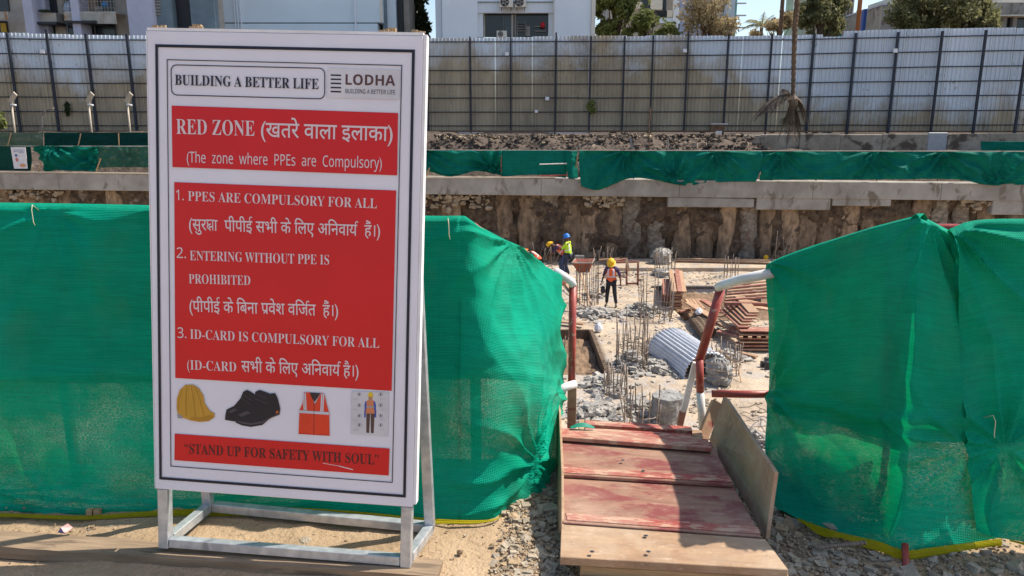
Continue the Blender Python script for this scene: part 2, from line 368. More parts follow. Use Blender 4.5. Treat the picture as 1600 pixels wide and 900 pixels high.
stone(390, 847, .013, 'small brown stone left of the pale one inside the sign frame', m_sand, 2)
stone(801, 806, .020, 'tan rounded stone at the foot of the green net', m_sand, 3)
stone(772, 850, .011, 'small yellowish stone alone on the open sand', m_sand, 4)
stone(718, 863, .012, 'small brown stone on sand between sign and ramp', m_soil, 5)
o = MB().add([at_z(90,832,.012), at_z(101,834,.03), at_z(114,824,.035), at_z(106,818,.03), at_z(95,824,.05)], [(0,1,4),(1,2,4),(2,3,4),(0,4,3)], 0)
o.m = [1,0,0,1]; o = o.build('crumpled_wrapper', [flat('wrapper_pink', (.62,.34,.33)), flat('wrapper_blue', (.12,.15,.5))])
md = o.modifiers.new('s', 'SOLIDIFY'); md.thickness = .002
tag(o, 'crumpled pink and blue wrapper lying on the sand', 'litter')

# ------------------------------------------------------------------ SIGN
SO = Vector((-1.249, 2.328, .05)); YAW, LEAN, WOB, SW, SHB, SHT = .091, .104, -.028, .909, .219, 1.763
sn = Vector((math.sin(YAW), math.cos(YAW), 0))
sx = Vector((math.cos(YAW)*math.cos(WOB), -math.sin(YAW)*math.cos(WOB), math.sin(WOB)))
su = Vector((0,0,math.cos(LEAN))) + sn*math.sin(LEAN); su = (su - sx*su.dot(sx)).normalized()
sb = sx.cross(su) * -1                    # points away from the camera
if sb.y < 0: sb = -sb
sf = -sb
def S(u, v, d=0): return SO + sx*u + su*v + sb*d
def on_sign(px, py):
    d = ray(px, py); t = (SO - CAMP).dot(sb) / d.dot(sb); p = CAMP + d*t - SO; return p.dot(sx), p.dot(su)
sign = thing('safety_sign', SO, 'tall white and red printed RED ZONE notice board on a galvanised steel frame', 'sign')
def sbox(mb, u0, u1, v0, v1, d0, d1, mi=0):
    mb.hexa([S(u0,v0,d0),S(u1,v0,d0),S(u1,v0,d1),S(u0,v0,d1)], [S(u0,v1,d0),S(u1,v1,d0),S(u1,v1,d1),S(u0,v1,d1)], mi); return mb
panel = sbox(MB(), 0, SW, SHB, SHT, .002, .022).build('banner_panel', m_flex, sign, bevel=.002)
mb = MB()
sbox(mb, SW+.001, SW+.011, SHB+.01, SHT+.004, .004, .038); sbox(mb, -.004, -.001, SHB, SHT, .004, .040)
sbox(mb, 0, SW, SHT+.001, SHT+.010, .003, .045); mb.build('banner_fold', m_flexedge, sign)
mb = MB()      # torn scraps of wrapping along the upper edge
for u in (.015, .14, .765, .87):
    for k in range(3): sbox(mb, u+k*.012, u+k*.012+.018, SHT+.010+k*.001, SHT+.016+.008*rnd.random(), .006+.004*k, .02)
mb.build('torn_wrapping', m_sand, sign)
for u in (.155, .80): sbox(MB(), u-.014, u+.014, SHT-.2, SHT+.028, .026, .040).build('wooden_stub', m_timber, sign)
# print on the banner: everything below is flat print
def pr_quad(mb, pts, d, mi=0):
    mb.quad([S(*on_sign(*p), -d) for p in pts], mi); return mb
def pr_line(mb, p, q, wpx, d, mi=0):
    a = Vector(on_sign(*p)); b = Vector(on_sign(*q)); t = (b-a).normalized(); n = Vector((-t.y, t.x)) * wpx*.00240; t = t*wpx*.0012*2
    a = a - t*.5; b = b + t*.5; n = n*.5*2/2
    mb.quad([S(*(a-n), -d), S(*(b-n), -d), S(*(b+n), -d), S(*(a+n), -d)], mi); return mb
def pr_frame(mb, cs, wpx, d):
    U = [Vector(on_sign(*c)) for c in cs]; cx = sum((u for u in U), Vector((0,0)))/4; k = wpx*.00216
    I = [u + Vector((math.copysign(k, cx.x-u.x), math.copysign(k, cx.y-u.y))) for u in U]
    for i in range(4):
        j = (i+1) % 4; mb.quad([S(*U[i],-d), S(*U[j],-d), S(*I[j],-d), S(*I[i],-d)])
    return mb
pr_frame(MB(), [(242.5,69),(648.4,77.5),(634,777.5),(249,749)], 4.3, .0006).build('printed_border', m_blackprint, panel)
pr_frame(MB(), [(260.5,92.5),(628.5,101.6),(613.5,754.5),(266.5,729)], 1.3, .0006).build('printed_border', m_blackprint, panel)
def rrect(mb, x0, y0, x1, y1, r, wv, d):
    P = []
    for cx, cy, a0 in ((x1-r, y1-r, 0), (x0+r, y1-r, 90), (x0+r, y0+r, 180), (x1-r, y0+r, 270)):
        for k in range(6): a = R(a0 + k*18); P.append((cx + r*math.cos(a), cy + r*math.sin(a), math.cos(a), math.sin(a)))
    n = len(P)
    for i in range(n):
        a, b = P[i], P[(i+1) % n]
        mb.quad([S(a[0],a[1],-d), S(b[0],b[1],-d), S(b[0]-b[2]*wv,b[1]-b[3]*wv,-d), S(a[0]-a[2]*wv,a[1]-a[3]*wv,-d)])
    return mb
ua, va = on_sign(267.3, 149); ub, vb = on_sign(508.3, 106)
rrect(MB(), ua, va, ub, vb, .02, .0030, .0006).build('printed_border', m_blackprint, panel)
m_logo = flat('logo_paper', (.66,.64,.67))
pr_quad(MB(), [(511,152.5),(624,156),(625.5,109),(512,106)], .0005).build('logo_patch', m_logo, panel)
bars = MB()
for y in (117.4, 123.8, 130.2, 136.8, 143.1): pr_line(bars, (518, y), (532, y+.4), 2.0, .001)
bars.build('logo_bars', m_blackprint, panel)
reds = []
for q in ([(269.5,261),(620.6,274),(622,176.6),(268.3,165)], [(274,590.5),(612,610.7),(619,297.6),(272.3,284.5)], [(272.6,719),(607.3,743),(608.8,700.8),(273,677.5)]):
    reds.append(pr_quad(MB(), q, .0006).build('red_field', m_redprint, panel))

def text_mesh(body, off=0.0, res=3):
    c = bpy.data.curves.new('lettering', 'FONT'); c.body = body; c.size = 1; c.offset = off; c.resolution_u = res
    o = bpy.data.objects.new('lettering', c); COL.objects.link(o); dg = bpy.context.evaluated_depsgraph_get(); dg.update()
    me = bpy.data.meshes.new_from_object(o.evaluated_get(dg)); bpy.data.objects.remove(o)
    v = [(p.co.x, p.co.y) for p in me.vertices]; f = [tuple(p.vertices) for p in me.polygons]; bpy.data.meshes.remove(me); return v, f
def islands(v, f):
    par = list(range(len(v)))
    def find(a):
        while par[a] != a: par[a] = par[par[a]]; a = par[a]
        return a
    for p in f:
        for i in p[1:]: par[find(i)] = find(p[0])
    ids = {}; out = [0]*len(v)
    for i in range(len(v)):
        r = find(i); out[i] = ids.setdefault(r, len(ids))
    return out
def serif(t):
    return ''.join(chr(0x1D400+ord(c)-65) if 'A' <= c <= 'Z' else c for c in t)
def sans(t, bold=False):
    o = 0x1D5D4 if bold else 0x1D5A0
    return ''.join(chr(o+ord(c)-65) if 'A' <= c <= 'Z' else chr(o+26+ord(c)-97) if 'a' <= c <= 'z' else chr((0x1D7EC if bold else 0x1D7E2)+ord(c)-48) if c.isdigit() else c for c in t)
def ribbon(pts, wd):
    v, f = [], []
    P = [Vector(p) for p in pts]
    for i, p in enumerate(P):
        d = (P[min(i+1,len(P)-1)] - P[max(i-1,0)]).normalized(); n = Vector((-d.y, d.x))*wd/2
        v += [tuple(p-n), tuple(p+n)]
    for i in range(len(P)-1): f.append((2*i, 2*i+2, 2*i+3, 2*i+1))
    return v, f
def layout(tokens, off):
    """tokens: strings, and the joined letters that need drawing: *k (ksha), *r (hook above), *s (slash below)"""
    V, F, x = [], [], 0.0
    def put(v, f, dx):
        b = len(V); V.extend([(a+dx, c) for a, c in v]); F.extend([tuple(i+b for i in q) for q in f])
    for t in tokens:
        if t == '*k':
            wd = .075
            for pts in ([(.0,.607),(.60,.607)], [(.50,.63),(.50,0)],
                        [(.20,.60),(.10,.52),(.08,.43),(.15,.36),(.27,.35),(.36,.40)],
                        [(.15,.35),(.07,.27),(.09,.17),(.18,.12),(.27,.17),(.25,.26),(.16,.28)], [(.27,.17),(.36,.22),(.50,.24)],
                        [(.18,.13),(.27,.06),(.33,.0)]):
                v, f = ribbon(pts, wd); put(v, f, x)
            x += .60
        elif t == '*r':
            v, f = ribbon([(-.10,.62),(-.13,.72),(-.07,.80),(.02,.81),(.08,.76)], .07); put(v, f, x)
        elif t == '*s':
            v, f = ribbon([(-.17,.17),(-.28,.10),(-.38,.03)], .07); put(v, f, x)
        else:
            # spaces at either end are measured with bars
            v, f = text_mesh(t, off); 
            if v:
                e0, _ = text_mesh('|'+'|', 0); e1, _ = text_mesh('|'+t+'|', 0)
                adv = max(p[0] for p in e1) - max(p[0] for p in e0)
                put(v, f, x); x += adv
            else: x += .25*len(t)
    return V, F
def write(tokens, pl, pr_, mat, parent, off=0.0, xh=None, cap=.70, name='lettering', d=.0013, vbase=0):
    """left and right end of the base line in the photograph's pixels; xh = letter height in pixels"""
    if isinstance(tokens, str): tokens = [tokens]
    V, F = layout(tokens, off)
    a = Vector(on_sign(*pl)); b = Vector(on_sign(*pr_)); h = Vector(on_sign(pl[0], pl[1]-xh)).y - a.y
    x0 = min(p[0] for p in V); x1 = max(p[0] for p in V); kx = (b-a).length/(x1-x0); ky = h/cap
    t = (b-a).normalized(); n = Vector((-t.y, t.x)); isl = islands(V, F); mb = MB()
    for (x, y), k in zip(V, isl):
        p = a + t*(x-x0)*kx + n*(y-vbase)*ky; mb.v.append(tuple(S(p.x, p.y, -(d + (k % 4)*.00012))))
    mb.f = list(F); mb.m = [0]*len(F)
    return mb.build(name, mat, parent)
P2 = reds[1]
write(serif('BUILDING A BETTER LIFE'), (273.7,132.6), (498,139.4), m_blackprint, panel, xh=16.3)
write(sans('LODHA', True), (540,132.4), (617.5,134.2), m_brownprint, panel, xh=16)
write(sans('BUILDING A BETTER LIFE'), (540,145.6), (617.7,147.6), m_blackprint, panel, xh=6.6)
write(serif('RED ZONE'), (276,209.2), (398,212.4), m_whiteprint, reds[0], xh=24, off=-.004)
write(['(खतर\u0947 वाला इलाका)'], (408,213.5), (613.5,220.5), m_whiteprint, reds[0], xh=22, cap=.64, off=.008)
write(sans('(The  zone  where  PPEs  are  Compulsory)'), (292.3,253.8), (596.7,263), m_whiteprint, reds[0], xh=16.6)
write(sans('1.'), (275.5,312.6), (287.6,313), m_whiteprint, P2, xh=16)
write(serif('PPES ARE COMPULSORY FOR ALL'), (294.2,313.6), (589,325.6), m_whiteprint, P2, xh=15.4, off=-.007)
write(['(सुर','*k','ा  पीपीई सभी के ','लिए'.replace('लि','िल'),' अनिवा'.replace('नि','िन'),'य','*r','  हैं।)'], (295.8,359), (594,369.5), m_whiteprint, P2, xh=17, cap=.64, off=.006)
write(sans('2.'), (276.5,402.8), (291,403.4), m_whiteprint, P2, xh=16)
write(serif('ENTERING WITHOUT PPE IS'), (297.2,406.4), (514.5,413.6), m_whiteprint, P2, xh=15.4, off=-.007)
write(serif('PROHIBITED'), (295.5,442.6), (391.5,445.4), m_whiteprint, P2, xh=15, off=-.007)
write(['(पीपीई के ','िबना प','*s','वेश व','िज','*r','त  हैं।)'], (296.5,486.6), (528.6,494), m_whiteprint, P2, xh=17, cap=.64, off=.006)
write(sans('3.'), (277.8,527.6), (291.6,528.2), m_whiteprint, P2, xh=16)
write(serif('ID-CARD IS COMPULSORY FOR ALL'), (297.5,529), (592.6,543.6), m_whiteprint, P2, xh=15.2, off=-.007)
write(serif('(ID-CARD'), (293,577), (369.5,580.6), m_whiteprint, P2, xh=15.2, off=-.007)
write(['सभी के ','िलए अिनवा','य','*r',' है।)'], (377.5,580.5), (560.5,588.5), m_whiteprint, P2, xh=17, cap=.64, off=.006)
write(serif('“STAND UP FOR SAFETY WITH SOUL”'), (288.6,708), (591.6,726), m_darkprint, reds[2], xh=15.5)
write('', (0,0), (1,1), m_darkprint, reds[2], xh=1) if False else None
mb = MB(); pr_line(mb, (505,723.5), (530,728), .7, .0012); pr_line(mb, (530,728), (551,733.5), 1.3, .0012); mb.build('scratch_in_print', m_whiteprint, reds[2])
# pictures on the banner
def P(mb, pts, d, mi=0): return pr_quad(mb, pts, d, mi)
cy = [flat('print_amber', (.56,.30,.035)), flat('print_amber_dark', (.44,.225,.025)), flat('print_grey', (.30,.30,.32)), flat('print_amber_light', (.62,.35,.05))]
mb = MB()
P(mb, [(277,644),(284,652),(298,657),(312,659.3),(326,658),(335,652),(335.5,646),(328,642),(320,630),(318,618),(311,607),(302,601),(290,601),(281,609),(276.5,622),(276,636)][::-1], .0008)
P(mb, [(277,646),(278,653),(284,654),(286,650)], .0011, 2)
P(mb, [(296,655),(312,658.6),(326,657.5),(335,651.5),(330,648),(314,652),(300,651)], .0013, 1)
for x, y, x2, y2 in ((285,608,279,640),(292,602.5,291,650),(299,602,306,653),(305,604,319,651)): pr_line(mb, (x,y), (.5*(x+x2)+(x-296)*.18, .5*(y+y2)), .9, .0015, 1); pr_line(mb, (.5*(x+x2)+(x-296)*.18, .5*(y+y2)), (x2,y2), .9, .0015, 1); pr_line(mb, (x+2.2,y), (.5*(x+x2)+(x-296)*.18+2.2, .5*(y+y2)), 1.1, .0017, 3)
mb.build('helmet_picture', cy, panel)
sh = [flat('print_shoe', (.022,.018,.024)), flat('print_shoe_light', (.075,.06,.07)), flat('print_orange', (.5,.12,.02))]
mb = MB()
P(mb, [(352,650),(351.6,656),(366,658.5),(378,656),(396,646),(402,630),(398,616),(392,612),(386,609),(380,612),(376,622),(366,634),(354,640)], .0008)
P(mb, [(368,650),(368,660),(378,664.5),(392,667),(410,664),(424,652),(437,648),(438,638),(434,622),(430,614),(422,615),(414,612),(406,609),(399,612),(398,624),(390,636),(374,642)], .0011)
for a, b in (((380,616),(394,626)), ((378,622),(392,632)), ((400,616),(416,622)), ((399,623),(418,630))): pr_line(mb, a, b, .8, .0015, 1)
P(mb, [(356,643),(366,638),(372,640),(362,645)], .0015, 1); P(mb, [(372,648),(386,642),(392,645),(378,651)], .0015, 1)
P(mb, [(368,657),(392,661),(410,658),(437,645),(437,647.5),(424,653),(410,661),(392,664),(378,661.5)], .0015, 1); P(mb, [(431,643),(435,641),(435.5,645),(431.5,646)], .0017, 2)
mb.build('shoe_picture', sh, panel)
ve = [flat('print_vest', (.70,.055,.02)), flat('print_silver', (.55,.56,.60)), flat('print_dark', (.05,.03,.03)), flat('print_vest_dark', (.45,.03,.012))]
mb = MB()
P(mb, [(466.5,678),(515,681),(514.5,644),(468,641)], .0008); P(mb, [(468,640.5),(514,643.5),(511,633),(507,616),(502,613.5),(492,632),(484,613),(475,613),(473,630)], .0008)
P(mb, [(468,641),(514.3,644),(514,648),(467.8,645)], .0011, 1); P(mb, [(473.5,614),(478,613.4),(479.5,641),(474.5,641)], .0011, 1); P(mb, [(502,614.6),(507,616),(505.5,643),(500.5,643)], .0011, 1)
P(mb, [(484,613.2),(501,614),(496,622),(491.5,628),(487,621)], .0012, 2); pr_line(mb, (491,629), (490.5,680), .55, .0014, 2)
pr_line(mb, (476,613), (476.8,641), .5, .0014, 0); pr_line(mb, (504.5,615), (503,643), .5, .0014, 0); pr_line(mb, (467,677), (515,680), .6, .0014, 3)
mb.build('vest_picture', ve, panel)
ch = [flat('print_paper', (.60,.58,.61)), flat('print_black', (.05,.05,.06)), flat('print_blue', (.04,.09,.40)), flat('print_orange2', (.62,.22,.10)), flat('print_brown', (.10,.055,.045)), flat('print_yellow', (.7,.5,.03)), flat('print_skin', (.45,.22,.12)), flat('print_lightgrey', (.33,.33,.35))]
mb = MB(); P(mb, [(549,678),(606,681.5),(607.5,613),(549.6,611)], .0007)
P(mb, [(572.5,676),(577,676.3),(578.6,646),(572.5,646)], .0011, 4); P(mb, [(579.5,676.5),(584,676.6),(585.5,646),(579.3,646)], .0011, 4)
P(mb, [(571,646),(586,646.8),(586.5,628),(583,625),(575,625),(571.6,628)], .0011, 3); P(mb, [(570,640),(572.5,640),(573,627),(571,627),(569.6,632)], .0013, 2); P(mb, [(584.6,640),(587.4,640),(587.6,632),(585.6,627),(583.8,627)], .0013, 2)
P(mb, [(572.6,634),(585.4,634.6),(585.4,637),(572.6,636.4)], .0013, 7); P(mb, [(569,652),(571.5,652),(572,640),(569.6,640)], .0011, 2); P(mb, [(585.4,652),(588,652),(588,640),(585.6,640)], .0011, 2)
P(mb, [(576,624.6),(582,624.8),(582.5,618),(576,618)], .0011, 6); P(mb, [(574.6,619.5),(583.6,620),(582.4,614),(579,612.4),(575.6,614)], .0013, 5)
for i, y in enumerate((616, 633, 649.5, 664)):
    for x in (561.5, 595):
        K = [(x+3.1*math.cos(a*.785), y+3.1*math.sin(a*.785)) for a in range(8)]
        for a in range(8): pr_line(mb, K[a], K[(a+1) % 8], .28, .0011, 1)
        P(mb, [(x-1,y+1.5),(x+1,y+1.5),(x+1,y-1.4),(x-1,y-1.4)], .0011, 1)
    for x in (551.5, 594): 
        for k in range(2): pr_line(mb, (x, y+6+k*2), (x+9-k*2, y+6.3+k*2), .22, .0011, 7)
mb.build('worker_chart_picture', ch, panel)
# steel frame
tb = .036
def leg(u, nm):
    sbox(MB(), u, u+tb, 0, SHB-.002, .004, .004+tb).build(nm, m_galv, sign, bevel=.002)
leg(.004, 'front_leg'); leg(SW-tb-.004, 'front_leg')
sbox(MB(), .002+tb+.004, SW-tb-.006, .004, .036, .006, .004+tb).build('base_rail', m_galv, sign, bevel=.002)
rl = at_z(326, 792, .045); rr = at_z(672, 824, .03)
fl = S(tb/2+.004, .018, .03); fr = S(SW-tb/2-.004, .018, .03)
MB().bar(fl + (rl-fl).normalized()*.02, rl, .034, .034).build('base_rail', m_galv, sign, bevel=.002)
MB().bar(fr + (rr-fr).normalized()*.02, rr, .034, .034).build('base_rail', m_galv, sign, bevel=.002)
MB().bar(rl + Vector((.02,.004,0)), rr - Vector((.02,-.004,0)), .034, .034).build('base_rail', m_galv, sign, bevel=.002)
for foot, u in ((rl, .06), (rr, SW-.03)):
    top = S(u, 1.24, .05); MB().bar(foot, top, .036, .03, up=tuple(sb)).build('rear_strut', m_galv, sign, bevel=.002)
# timber the sign stands on
A, B = at_z(-120, 838, .03), at_z(688, 884, .028)
d = (B-A).normalized(); n = Vector((-d.y, d.x, 0)).normalized()
mb = MB(); K = 40
for i in range(K+1):
    p = A.lerp(B, i/K); p.z = .045 - .022*i/K; k = .004*N(i*.35, 1)
    for dy, dz in ((-.055, -.045), (.045+.01*N(i*.3,7), -.045), (.045+.01*N(i*.3,7), k*.6), (-.055+.004*N(i*.9,3), k)):
        q = p + n*dy; mb.v.append((q.x, q.y, p.z+dz-.0))
for i in range(K):
    for a in range(4): b2 = (a+1) % 4; mb.f.append((i*4+a, i*4+b2, i*4+4+b2, i*4+4+a)); mb.m.append(0)
mb.f += [(3,2,1,0), (K*4,K*4+1,K*4+2,K*4+3)]; mb.m += [0,0]
mp = Matrix.Rotation(math.atan2(d.y, d.x), 4, 'Z')
o = mb.build('timber_plank', M('weathered_plank', (.30,.215,.14), (.20,.14,.09), 5, .85, .5, .004, stretch=(1,9,9), spots=(3,(.14,.10,.07),.60,(1,8,8)), bscale=14)); tag(o, 'long weathered plank under the front feet of the notice board', 'plank')
# the grain should run along the plank
o.data.transform(Matrix.Translation(-A)); o.data.transform(mp.inverted()); o.matrix_world = Matrix.Translation(A) @ mp

# ------------------------------------------------------------------ NETS near the camera
def catmull(P, t):
    n = len(P)-1; t = max(0, min(n-1e-6, t)); i = int(t); f = t-i
    a, b, c, e = P[max(i-1,0)], P[i], P[i+1], P[min(i+2,n)]
    return .5*((2*b) + (-a+c)*f + (2*a-5*b+4*c-e)*f*f + (-a+3*b-3*c+e)*f*f*f)
def net(name, cols, nu, nv, mat, label, folds, hem=None, parent=None, wrap=.05, fade=None):
    C3 = [[at_y(*p) for p in c] for c in cols]; nr = len(C3[0])
    G = []
    for i in range(nu+1):
        t = i/nu*(len(C3)-1); rowpts = [catmull([c[r] for c in C3], t) for r in range(nr)]
        G.append([catmull(rowpts, j/nv*(nr-1)) for j in range(nv+1)])
    L = [0]
    for i in range(nu): L.append(L[-1] + (G[i+1][nv//3]-G[i][nv//3]).length)
    mb = MB(); uvs = []
    def nrm(i, j):
        a = G[min(i+1,nu)][j]-G[max(i-1,0)][j]; b = G[i][min(j+1,nv)]-G[i][max(j-1,0)]; n = a.cross(b)
        n = n.normalized() if n.length > 1e-9 else Vector((0,-1,0))
        return -n if n.y > 0 and abs(n.y) > .2 or (abs(n.y) <= .2 and n.dot(CAMP-G[i][j]) < 0) else n
    W = 7
    for i in range(nu+1):
        top = G[i][0]; n0 = nrm(i, 1); n0 = Vector((n0.x, n0.y, 0)).normalized()
        for k in range(W):                        # the part turned over the rail, hanging down behind
            if k < 3: a = math.pi*(1 - k/3*.5 - .0); q = top - n0*.10*.5 + Vector((0,0,-.10+ k*.033)) - n0*.012*math.sin(i*.2)
            else:
                a = math.pi*(1-(k-2)/(W-2)*.5); q = top + n0*(.03*math.cos(a) - .02) + Vector((0,0,.03*math.sin(a)-.012)); q -= n0*.012
            mb.v.append(tuple(q)); uvs.append((L[i], 3+k*.03))
        for j in range(nv+1):
            p = G[i][j].copy(); v = j/nv; n = nrm(i, j); h = folds(L[i], v, p)
            p += n*h; mb.v.append(tuple(p)); uvs.append((L[i], (G[i][0]-G[i][j]).length))
    T = W+nv+1
    for i in range(nu):
        for j in range(T-1): mb.f.append((i*T+j, i*T+j+1, (i+1)*T+j+1, (i+1)*T+j)); mb.m.append(0)
    o = mb.build(name, mat, parent, smooth=True)
    ul = o.data.uv_layers.new(name='uv')
    for lp in o.data.loops: ul.data[lp.index].uv = uvs[lp.vertex_index]
    if label: tag(o, label, 'netting')
    return o, G, L, mb, T
def wr(L, v, u0, v0, ang, k, amp, rng=.5):    # tension folds that fan out from a tie
    dx, dy = L-u0, (v-v0)*1.15; r = math.hypot(dx, dy)+1e-4; a = math.atan2(dy, dx)
    ph = k*(a-ang)*.5 + 1.3*N(r*3, a*2, k); return amp*(1.1-2.2*abs(math.sin(ph))**.7)*min(1, r/.10)*math.exp(-r/rng)*(.6+.6*N(a*3, k, 2)+.3)
def hemstrip(o, G, L, i0, i1, h, mat, name, dz=0):
    mb = MB(); nv = len(G[0])-1; uvs = []
    for i in range(i0, i1+1):
        p = G[i][nv]; q = G[i][nv-4]; d = (p-q); d = d.normalized() if d.length else Vector((0,0,-1)); k = .006*math.sin(L[i]*17) + .01*N(L[i]*5)
        for s in range(5):
            a = p + d*h*(s/4-.12) + Vector((0, -.022 - .012*math.sin(s*.9)*(.4+abs(N(L[i]*7, s))), dz + k*s/4)); a.z = max(a.z + dz*0 + .012, .012); mb.v.append(tuple(a)); uvs.append((L[i], s*.012))
    n = i1-i0
    for i in range(n):
        for s in range(4): mb.f.append((i*5+s, i*5+s+1, i*5+s+6, i*5+s+5)); mb.m.append(0)
    m = mb.build(name, mat, o, smooth=True); ul = m.data.uv_layers.new(name='uv')
    for lp in m.data.loops: ul.data[lp.index].uv = uvs[lp.vertex_index]
    return m
colsL = [
 [(-260,323,2.86),(-260,470,2.84),(-260,600,2.82),(-260,740,2.80),(-260,812,2.68)],
 [(-120,324,2.84),(-120,470,2.82),(-120,600,2.80),(-120,740,2.78),(-120,812,2.66)],
 [(0,325,2.82),(0,470,2.80),(0,600,2.78),(0,740,2.76),(0,806,2.66)],
 [(130,327,2.80),(130,470,2.78),(130,600,2.76),(130,740,2.74),(130,808,2.64)],
 [(250,330,2.78),(250,470,2.77),(250,600,2.75),(250,740,2.73),(252,800,2.66)],
 [(400,336,2.76),(400,470,2.76),(400,600,2.74),(400,740,2.72),(400,794,2.66)],
 [(540,342,2.74),(540,470,2.73),(540,600,2.72),(540,740,2.70),(540,800,2.64)],
 [(665,346,2.72),(665,470,2.71),(665,600,2.70),(668,740,2.66),(672,812,2.60)],
 [(738,348,2.70),(742,470,2.68),(744,600,2.66),(750,730,2.62),(762,814,2.60)],
 [(775,366,2.88),(780,480,2.76),(790,600,2.70),(800,720,2.66),(798,800,2.70)],
 [(822,392,3.18),(830,500,2.98),(838,600,2.86),(842,700,2.80),(838,782,2.80)],
 [(860,420,3.48),(866,520,3.30),(868,600,3.22),(866,660,3.12),(864,764,2.92)],
 [(884,434,3.64),(885,520,3.62),(885,604,3.60),(876,655,3.40),(872,740,3.05)]]
def foldsL(L, v, p):
    h = .012*FB(L*1.6, v*2.2, 1) - .020*abs(FB(L*1.1+v*.8, v*1.5-L*.3, 41, 3)) + .006*math.sin(L*9 + 3*FB(L*.8, v*2, 2))*v + .020*(abs(math.sin(L*2.3+1.8*N(L*.9, v*.8, 6)+.5*v))-.6)*min(1,v*3)*(1-v*.5)
    h += .012*math.exp(-((v-.47+.02*N(L*2))/.018)**2) * (1 if p.x < -1 else .3)           # seam half way up
    h += wr(L, v, 2.83, .0, 0, 15, .020, .35) + wr(L, v, 4.15, .0, 1, 17, .034, .42) + wr(L, v, 4.15, .55, 1, 15, .034, .42)
    h += wr(L, v, 2.98, .82, 1, 14, .028, .3) + wr(L, v, .9, .02, 0, 9, .012, .6) + wr(L, v, .9, .95, 0, 10, .016, .5)
    if p.x > -.2: h += .022*FB(L*2.2, v*3.0, 5) + .016*max(0, math.sin(6.3*(v*1.6+L*.9)+FB(L*2, v*3)))*min(1,v*5)
    return h
netL, GL, LL, _, _ = net('green_net', colsL, 300, 130, m_net, 'green shade net wrapped over the guard rail on the left, behind the notice board', foldsL)
hemstrip(netL, GL, LL, 0, 212, .05, m_yellow, 'yellow_selvedge')
colsA = [
 [(1197,414,3.30),(1199,500,3.30),(1201,612,3.30),(1196,690,3.10),(1212,796,2.67)],
 [(1225,402,3.20),(1228,500,3.18),(1230,615,3.16),(1226,710,3.02),(1248,812,2.585)],
 [(1290,380,2.98),(1290,500,2.96),(1290,620,2.92),(1290,730,2.84),(1298,830,2.50)],
 [(1360,358,2.70),(1360,500,2.70),(1360,640,2.68),(1362,750,2.62),(1364,846,2.42)],
 [(1425,343,2.42),(1420,480,2.42),(1411,640,2.42),(1406,760,2.42),(1408,861,2.355)],
 [(1460,352,2.41),(1460,480,2.41),(1458,640,2.41),(1456,760,2.41),(1456,856,2.375)],
 [(1500,371,2.43),(1530,480,2.44),(1556,640,2.44),(1566,760,2.44),(1562,842,2.44)]]
def foldsR(L, v, p):
    h = .012*FB(L*1.8, v*2.2, 11) - .022*abs(FB(L*1.3-v*.8, v*1.6+L*.4, 42, 3)) + .006*math.sin(L*8+3*FB(L, v*2, 12))*v + .018*(abs(math.sin(L*3.3+1.8*N(L*.9, v*.8, 16)+.5*v))-.6)*min(1,v*3)*(1-v*.5)
    h += .016*math.exp(-((v-.53)/.018)**2)
    h += wr(L, v, 0, .0, 1, 10, .022, .3) + wr(L, v, 0, .5, 1, 12, .022, .35) + wr(L, v, 1.05, .0, 0, 9, .012, .3) + wr(L, v, 1.17, .62, 0, 11, .018, .3)
    return h
netA, GA, LA, _, _ = net('green_net', colsA, 170, 110, m_net, 'green shade net beside the ramp, rising to a peak on its right', foldsR)
hemstrip(netA, GA, LA, 24, 168, .040, m_yellow, 'yellow_selvedge')
colsB = [
 [(1490,368,2.395),(1500,480,2.40),(1508,640,2.40),(1520,760,2.40),(1528,832,2.39)],
 [(1516,358,2.385),(1530,480,2.39),(1545,640,2.39),(1550,760,2.39),(1556,840,2.38)],
 [(1552,353,2.38),(1580,480,2.38),(1590,640,2.38),(1600,760,2.38),(1604,850,2.37)],
 [(1620,352,2.38),(1640,480,2.38),(1650,640,2.38),(1650,760,2.38),(1650,856,2.36)],
 [(1760,352,2.38),(1760,480,2.38),(1760,640,2.38),(1760,760,2.38),(1760,860,2.36)],
 [(1960,350,2.38),(1960,480,2.38),(1960,640,2.38),(1960,760,2.38),(1960,864,2.36)]]
def foldsB(L, v, p):
    h = .012*FB(L*1.8, v*2.2, 21) - .022*abs(FB(L*1.3-v*.8, v*1.6+L*.4, 43, 3))
    h += wr(L, v, 0, .0, .3, 11, .030, .4) + wr(L, v, .12, .62, 0, 11, .024, .3)
    h += .022*math.exp(-((v-.10-L*1.0)/.07)**2)*math.exp(-L/.5)
    return h
netB, GB, LB, _, _ = net('green_net', colsB, 100, 100, m_net, 'green shade net at the right edge of the photo, overlapping the peaked one', foldsB)
hemstrip(netB, GB, LB, 26, 98, .02, m_yellow, 'yellow_selvedge')
